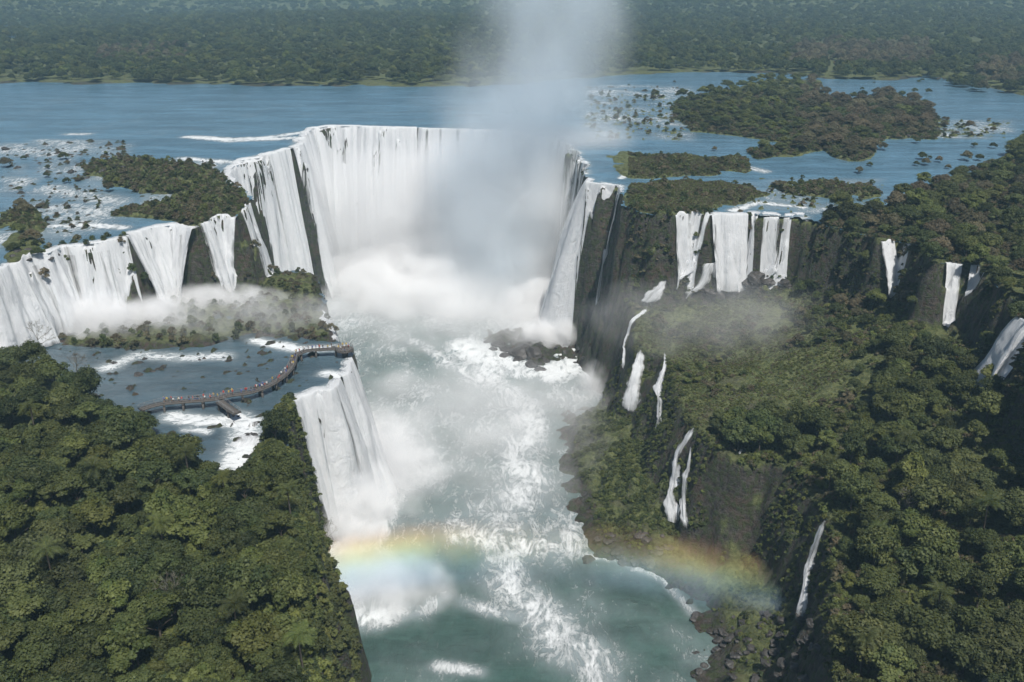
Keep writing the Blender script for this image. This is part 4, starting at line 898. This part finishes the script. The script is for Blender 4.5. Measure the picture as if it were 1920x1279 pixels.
# --- visitors
M_skin = m_simple('skin', (.45, .28, .2), .6, .05); M_hair = m_simple('dark_hair', (.03, .022, .016), .6, .1)
CLO = {'white': (.7, .7, .68), 'red': (.45, .05, .04), 'blue': (.06, .12, .35), 'black': (.03, .03, .03), 'yellow': (.6, .45, .06), 'grey': (.25, .25, .26)}
MC = {k: m_simple('cloth_' + k, v, .8, .1) for k, v in CLO.items()}
def person_mesh(arm, top):
    J = [((0, 0, .95), .15), ((0, 0, 1.2), .15), ((0, .01, 1.42), .13), ((0, .01, 1.52), .06), ((0, .03, 1.64), .095), ((0, .02, 1.74), .07)]
    E = [(0, 1), (1, 2), (2, 3), (3, 4), (4, 5)]
    for s in (-1, 1):
        b = len(J); J += [((s * .1, 0, .86), .1), ((s * .12, .02, .48), .07), ((s * .13, 0, .1), .045), ((s * .14, .13, .05), .045)]; E += [(0, b), (b, b + 1), (b + 1, b + 2), (b + 2, b + 3)]
        b = len(J)
        if arm and s == 1: J += [((s * .2, 0, 1.4), .06), ((s * .3, .1, 1.2), .045), ((s * .2, .3, 1.4), .035), ((s * .17, .38, 1.47), .04)]
        else: J += [((s * .2, 0, 1.4), .06), ((s * .27, .02, 1.12), .045), ((s * .25, .14, .92), .035), ((s * .24, .18, .84), .04)]
        E += [(2, b), (b, b + 1), (b + 1, b + 2), (b + 2, b + 3)]
    me = bpy.data.meshes.new('person'); me.from_pydata([j[0] for j in J], E, [])
    o = bpy.data.objects.new('person_source', me); COL.objects.link(o); md = o.modifiers.new('s', 'SKIN')
    for i, v in enumerate(me.skin_vertices[0].data): v.radius = (J[i][1], J[i][1] * .85); v.use_root = i == 0
    o.modifiers.new('u', 'SUBSURF').levels = 1
    dg = bpy.context.evaluated_depsgraph_get(); m2 = bpy.data.meshes.new_from_object(o.evaluated_get(dg)); bpy.data.objects.remove(o)
    m2.materials.clear()
    for m in (M_skin, MC[top], MC[random.choice(['black', 'blue', 'grey'])], M_hair): m2.materials.append(m)
    for p in m2.polygons:
        x, y, z = p.center; ax = abs(x)
        p.material_index = 1 if (.95 < z < 1.49 and ax < .22 or (z > 1.2 and z < 1.46 and ax < .3)) else 2 if (.42 < z <= .95 and ax < .22) else 3 if (z > 1.66 and (y < .05 or z > 1.74)) else 3 if z < .1 else 0
        p.use_smooth = True
    return m2
PM = [(person_mesh(a, c), c, a) for c in CLO for a in (0, 1)]
t_, n_ = path_frame(wp)
rp = random.Random(11); k = 0
spots = []
for i in range(6, len(wp) - 3):
    for _ in range(2):
      if rp.random() < .6: spots.append((wp[i] + n_[i] * rp.choice([-1, 1]) * rp.uniform(.15, .75) + t_[i] * rp.uniform(-.3, .3), WZ, i / len(wp)))
for a in range(9): spots.append((pc + np.array([math.cos(a * .7), math.sin(a * .7)]) * rp.uniform(1.2, 2.3), WZ + .02, 2))
for p, z, f in spots[:130]:
    m2, c, a = PM[rp.randrange(len(PM))]
    o = bpy.data.objects.new('person', m2); COL.objects.link(o); o.location = (p[0], p[1], z); o.rotation_euler = (0, 0, rp.uniform(0, 6.28)); s = rp.uniform(.93, 1.04); o.scale = (s, s, s)
    where = 'on the round viewing platform' if f == 2 else 'on the walkway near the forest' if f < .3 else 'on the straight middle of the walkway' if f < .55 else 'on the bend of the walkway' if f < .8 else 'on the walkway just before the platform'
    tag(o, f'person in {c} top {"raising a hand" if a else "with arms down"} {where}', 'person', 'visitors on the walkway')
# ------------------------------------------------------------------ spray: volumes
def spray(name, label, c, r, D, rot=0, pw=1.6, nscale=.05, namt=.75, cap=None, g=-0.25, shear=(0, 0), col=(1, 1, 1), flatb=False, stretch=(1, 1, 1)):
    bm = bmesh.new(); bmesh.ops.create_icosphere(bm, subdivisions=3, radius=1.0); me = bpy.data.meshes.new(name); bm.to_mesh(me); bm.free()
    o = bpy.data.objects.new(name, me); COL.objects.link(o); o.location = c; o.scale = r; o.rotation_euler = (0, 0, rot)
    m, nt = mat('spray_' + name); tc = N(nt, 'ShaderNodeTexCoord'); g_ = N(nt, 'ShaderNodeNewGeometry')
    wz = N(nt, 'ShaderNodeTexNoise'); wz.inputs['Scale'].default_value = nscale * 1.2; wz.inputs['Detail'].default_value = 2; nt.links.new(g_.outputs['Position'], wz.inputs['Vector'])
    w1 = N(nt, 'ShaderNodeVectorMath', operation='SUBTRACT'); nt.links.new(wz.outputs['Color'], w1.inputs[0]); w1.inputs[1].default_value = (.5, .5, .5)
    w2 = N(nt, 'ShaderNodeVectorMath', operation='MULTIPLY_ADD'); nt.links.new(w1.outputs[0], w2.inputs[0]); w2.inputs[1].default_value = (1.5, 1.5, 1.1); nt.links.new(tc.outputs['Object'], w2.inputs[2])
    ln = N(nt, 'ShaderNodeVectorMath', operation='LENGTH'); nt.links.new(w2.outputs[0], ln.inputs[0])
    l0 = N(nt, 'ShaderNodeVectorMath', operation='LENGTH'); nt.links.new(tc.outputs['Object'], l0.inputs[0])
    f = maprange(nt, ln.outputs['Value'], 1.0, .0, 0, 1, False); f = math_(nt, 'MULTIPLY', math_(nt, 'POWER', f, pw), maprange(nt, l0.outputs['Value'], 1., .8))
    n = noise(nt, scalev(nt, g_.outputs['Position'], *stretch), nscale, 3, .55, 0)
    n = maprange(nt, n, .5 - .22, .5 + .22, 1 - namt, 1 + namt, False)
    d = math_(nt, 'MULTIPLY', math_(nt, 'MULTIPLY', f, n), D)
    if cap is not None:
        zz = N(nt, 'ShaderNodeSeparateXYZ'); nt.links.new(g_.outputs['Position'], zz.inputs[0]); d = math_(nt, 'MULTIPLY', d, maprange(nt, zz.outputs[2], cap, cap - 14))
    v = N(nt, 'ShaderNodeVolumePrincipled'); v.inputs['Color'].default_value = (*col, 1); v.inputs['Anisotropy'].default_value = g; nt.links.new(d, v.inputs['Density'])
    out(nt, v.outputs[0], 'Volume'); me.materials.append(m)
    return tag(o, label, None, None, 'stuff')
def w3(px, py, z): a = at(px, py, z); return (a[0], a[1], z)
SPRAY = [
 ('mist', 'dense white mist boiling up against the horseshoe falls', (-72, 486, -40), (52, 34, 62), .035, .0, .8, .03, .4, 2),
 ('mist', 'paler mist in the middle of the horseshoe', (-18, 492, -42), (62, 38, 66), .10, .0, .8, .03, .4, 6),
 ('mist', 'bluish mist in the shaded side of the horseshoe', (22, 482, -42), (60, 46, 72), .09, .0, .8, .03, .4, 14),
 ('mist', 'low white mist where the horseshoe falls strike the river', (-45, 472, -80), (85, 46, 30), .4, .0, 1.1, .05),
 ('mist', 'white mist at the foot of the tall pale waterfall', w3(1040, 580, -77), (36, 18, 18), .55, .0, 1.2, .06),
 ('mist', 'bright spray bursting at the very foot of the tall pale waterfall', w3(1048, 628, -76), (19, 11, 12), 1.0, .0, 1.1, .09),
 ('mist', 'thin veil of mist over the upper gorge water', w3(880, 560, -76), (90, 90, 24), .055, .0, 1., .05),
 ('mist', 'white mist where the broad fall strikes the terrace', w3(80, 610, -32), (62, 14, 14), .6, .12, 1.3, .08),
 ('mist', 'white mist under the rounded terrace waterfall', w3(380, 568, -33), (38, 10, 8), .45, .1, 1.4, .09),
 ('mist', 'grey mist drifting over the ledge', w3(400, 600, -32), (64, 24, 10), .05, .0, 1.2, .08),
 ('mist', 'white spray billowing off the near waterfall', w3(710, 880, -74), (28, 34, 28), .14, .1, 1.5, .07),
 ('mist', 'dense spray at the near waterfall foot', w3(664, 950, -77), (15, 26, 18), .6, .15, 1.3, .09),
 ('mist', 'low spray drifting from the near cliff over green water', w3(690, 1105, -79), (28, 18, 10), .3, .0, 1.4, .09),
 ('mist', 'mist filling the inlet under the thin cascades', w3(1140, 715, -77), (18, 16, 10), .25, .0, 1.3, .09),
 ('mist', 'thin mist drifting over the terrace clearing', w3(1330, 590, -36), (60, 42, 12), .013, .0, 1., .05),
 ('mist', 'white mist at the foot of the row of waterfalls', w3(1365, 545, -38), (30, 6, 6), .5, .0, 1.3, .1),
 ('mist', 'thin mist over the mid gorge water', w3(900, 800, -77), (70, 70, 15), .045, .0, 1., .05),
]
for a in SPRAY: spray(a[0], a[1], a[2], a[3], a[4], a[5], a[6], a[7], namt=a[8] if len(a) > 8 else .75, cap=a[9] if len(a) > 9 else None)
# column of spray rising out of the horseshoe
def plume():
    bm = bmesh.new(); bmesh.ops.create_cube(bm, size=1.0); me = bpy.data.meshes.new('spray_column'); bm.to_mesh(me); bm.free()
    o = bpy.data.objects.new('spray_column', me); COL.objects.link(o); o.location = (5, 468, 25); o.scale = (230, 120, 200)
    m, nt = mat('spray_column'); g = N(nt, 'ShaderNodeNewGeometry'); s = N(nt, 'ShaderNodeSeparateXYZ'); nt.links.new(g.outputs['Position'], s.inputs[0])
    X, Y, Z = s.outputs
    h = maprange(nt, Z, -75, 70, 0, 1, False)
    wn = N(nt, 'ShaderNodeTexNoise'); wn.inputs['Scale'].default_value = .016; wn.inputs['Detail'].default_value = 2; nt.links.new(g.outputs['Position'], wn.inputs['Vector'])
    ws = N(nt, 'ShaderNodeSeparateXYZ'); nt.links.new(wn.outputs['Color'], ws.inputs[0])
    X = math_(nt, 'ADD', X, math_(nt, 'MULTIPLY', math_(nt, 'SUBTRACT', ws.outputs[0], .5), 75.)); Y = math_(nt, 'ADD', Y, math_(nt, 'MULTIPLY', math_(nt, 'SUBTRACT', ws.outputs[1], .5), 40.))
    cx = math_(nt, 'ADD', -6., math_(nt, 'MULTIPLY', h, 22.)); rx = math_(nt, 'ADD', 62., math_(nt, 'MULTIPLY', h, -10.))
    dx = math_(nt, 'DIVIDE', math_(nt, 'SUBTRACT', X, cx), rx); dy = math_(nt, 'DIVIDE', math_(nt, 'SUBTRACT', Y, 468.), 38.)
    r2 = math_(nt, 'ADD', math_(nt, 'MULTIPLY', dx, dx), math_(nt, 'MULTIPLY', dy, dy))
    f = math_(nt, 'MAXIMUM', math_(nt, 'SUBTRACT', 1.0, r2), 0.); f = math_(nt, 'POWER', f, 1.5)
    f = math_(nt, 'MULTIPLY', f, maprange(nt, Z, 124, 70, 0, 1)); f = math_(nt, 'MULTIPLY', f, maprange(nt, Z, -20, 60, 1.15, .8))
    n = noise(nt, scalev(nt, g.outputs['Position'], 1, 1, .45), .028, 3, .55, 0); n = maprange(nt, n, .3, .7, .1, 1.9, False)
    d = math_(nt, 'MULTIPLY', math_(nt, 'MULTIPLY', f, n), .032)
    v = N(nt, 'ShaderNodeVolumePrincipled'); v.inputs['Color'].default_value = (.88, .95, 1, 1); v.inputs['Anisotropy'].default_value = -.3; nt.links.new(d, v.inputs['Density']); out(nt, v.outputs[0], 'Volume'); me.materials.append(m)
    return tag(o, 'pale column of spray rising from the horseshoe past the top of the photo', None, None, 'stuff')
plume()
# rainbow: refracted light put in as colour bands tinting a thin mist volume
def rainbow():
    z0 = -72.0; A, B, C_ = [np.array(at(a, b, z0)) for a, b in ((600, 1075), (1000, 1035), (1560, 1160))]
    M2 = np.array([B - A, C_ - A]) * 2; rh = np.array([B @ B - A @ A, C_ @ C_ - A @ A]); c = np.linalg.solve(M2, rh); r0 = np.linalg.norm(A - c)
    a0 = math.atan2(*(A - c)[::-1]); a1 = math.atan2(*(C_ - c)[::-1]); n = 40; V = []; Fc = []
    for i in range(n + 1):
        a = a0 + (a1 - a0) * i / n
        for (dr, dz) in ((-13, -5), (13, -5), (13, 5), (-13, 5)): V.append((c[0] + math.cos(a) * (r0 + dr), c[1] + math.sin(a) * (r0 + dr), z0 + dz))
    for i in range(n):
        for j in range(4): Fc.append((i * 4 + j, i * 4 + (j + 1) % 4, i * 4 + 4 + (j + 1) % 4, i * 4 + 4 + j))
    Fc += [(3, 2, 1, 0), (n * 4, n * 4 + 1, n * 4 + 2, n * 4 + 3)]
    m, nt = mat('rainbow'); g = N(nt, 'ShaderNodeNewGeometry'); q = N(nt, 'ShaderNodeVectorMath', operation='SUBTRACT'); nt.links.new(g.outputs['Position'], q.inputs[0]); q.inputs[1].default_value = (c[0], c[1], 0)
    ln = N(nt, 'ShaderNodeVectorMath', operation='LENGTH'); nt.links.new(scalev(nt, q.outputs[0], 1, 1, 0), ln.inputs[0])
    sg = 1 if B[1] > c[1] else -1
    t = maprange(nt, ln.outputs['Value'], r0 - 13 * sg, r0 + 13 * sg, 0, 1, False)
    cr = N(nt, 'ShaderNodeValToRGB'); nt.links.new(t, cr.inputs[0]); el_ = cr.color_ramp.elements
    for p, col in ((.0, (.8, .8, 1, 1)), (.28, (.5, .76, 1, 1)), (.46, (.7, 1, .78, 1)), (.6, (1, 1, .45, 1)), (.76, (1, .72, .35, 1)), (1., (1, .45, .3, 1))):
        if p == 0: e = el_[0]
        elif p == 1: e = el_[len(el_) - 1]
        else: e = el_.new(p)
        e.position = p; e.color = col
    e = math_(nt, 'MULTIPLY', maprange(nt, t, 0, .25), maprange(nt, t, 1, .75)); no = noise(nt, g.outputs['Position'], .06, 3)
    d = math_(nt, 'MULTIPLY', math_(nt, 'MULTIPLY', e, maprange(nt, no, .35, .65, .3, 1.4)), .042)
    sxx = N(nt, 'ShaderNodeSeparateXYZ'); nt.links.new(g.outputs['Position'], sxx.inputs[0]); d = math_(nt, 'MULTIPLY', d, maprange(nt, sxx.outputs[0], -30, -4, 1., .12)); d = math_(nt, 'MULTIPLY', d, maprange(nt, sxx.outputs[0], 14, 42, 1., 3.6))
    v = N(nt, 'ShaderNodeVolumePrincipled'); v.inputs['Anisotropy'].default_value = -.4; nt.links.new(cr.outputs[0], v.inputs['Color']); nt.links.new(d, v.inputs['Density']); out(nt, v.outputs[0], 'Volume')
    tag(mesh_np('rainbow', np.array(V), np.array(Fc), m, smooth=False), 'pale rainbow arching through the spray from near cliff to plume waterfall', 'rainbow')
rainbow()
# air
def haze():
    bm = bmesh.new(); bmesh.ops.create_cube(bm, size=1.0); me = bpy.data.meshes.new('haze'); bm.to_mesh(me); bm.free()
    o = bpy.data.objects.new('haze', me); COL.objects.link(o); o.location = (0, 4700, 22); o.scale = (14000, 10400, 216)
    m, nt = mat('haze_air'); v = N(nt, 'ShaderNodeVolumePrincipled'); v.inputs['Color'].default_value = (.5, .8, 1, 1); v.inputs['Density'].default_value = .00017; v.inputs['Anisotropy'].default_value = 0.
    out(nt, v.outputs[0], 'Volume'); me.materials.append(m); tag(o, 'blue haze over the far forest', None, None, 'stuff')
haze()
# ------------------------------------------------------------------ light, sky, camera
SUN_EL, SUN_AZ = 60.0, 158.0      # azimuth clockwise from +Y
el, az = R(SUN_EL), R(SUN_AZ)
sv = Vector((math.sin(az) * math.cos(el), math.cos(az) * math.cos(el), math.sin(el)))
ld = bpy.data.lights.new('sun', 'SUN'); ld.energy = 4.4; ld.angle = R(.53); ld.color = (1, .965, .91)
lo = bpy.data.objects.new('sun', ld); COL.objects.link(lo); lo.rotation_euler = sv.to_track_quat('Z', 'Y').to_euler(); lo.location = (0, 0, 400)
W = bpy.data.worlds.new('World'); S.world = W; W.use_nodes = True; nt = W.node_tree; bg = nt.nodes['Background']
sk = nt.nodes.new('ShaderNodeTexSky'); sk.sky_type = 'NISHITA'; sk.sun_disc = False; sk.sun_elevation = el; sk.sun_rotation = az; sk.altitude = 200; sk.dust_density = 1.2
nt.links.new(sk.outputs[0], bg.inputs[0]); bg.inputs[1].default_value = .055
cd = bpy.data.cameras.new('camera'); cam = bpy.data.objects.new('camera', cd); COL.objects.link(cam)
cam.location = (0, 0, CAMZ); cam.rotation_euler = (math.pi / 2 - PITCH, 0, 0); cd.sensor_width = 36; cd.lens = 36 * F / 1920; cd.clip_start = 1; cd.clip_end = 20000
S.camera = cam
S.view_settings.view_transform = 'Standard'; S.view_settings.look = 'None'; S.view_settings.exposure = 0.18; S.view_settings.gamma = 1
S.render.engine = 'CYCLES'; cy = S.cycles
cy.max_bounces = 12; cy.diffuse_bounces = 3; cy.glossy_bounces = 2; cy.transmission_bounces = 3; cy.volume_bounces = 5; cy.transparent_max_bounces = 24
cy.volume_step_rate = 1.4; cy.volume_max_steps = 256; cy.use_denoising = True
try: cy.denoiser = 'OPENIMAGEDENOISE'
except Exception: pass
cy.caustics_reflective = False; cy.caustics_refractive = False; cy.sample_clamp_indirect = 6
cy.use_adaptive_sampling = True; cy.adaptive_threshold = .03
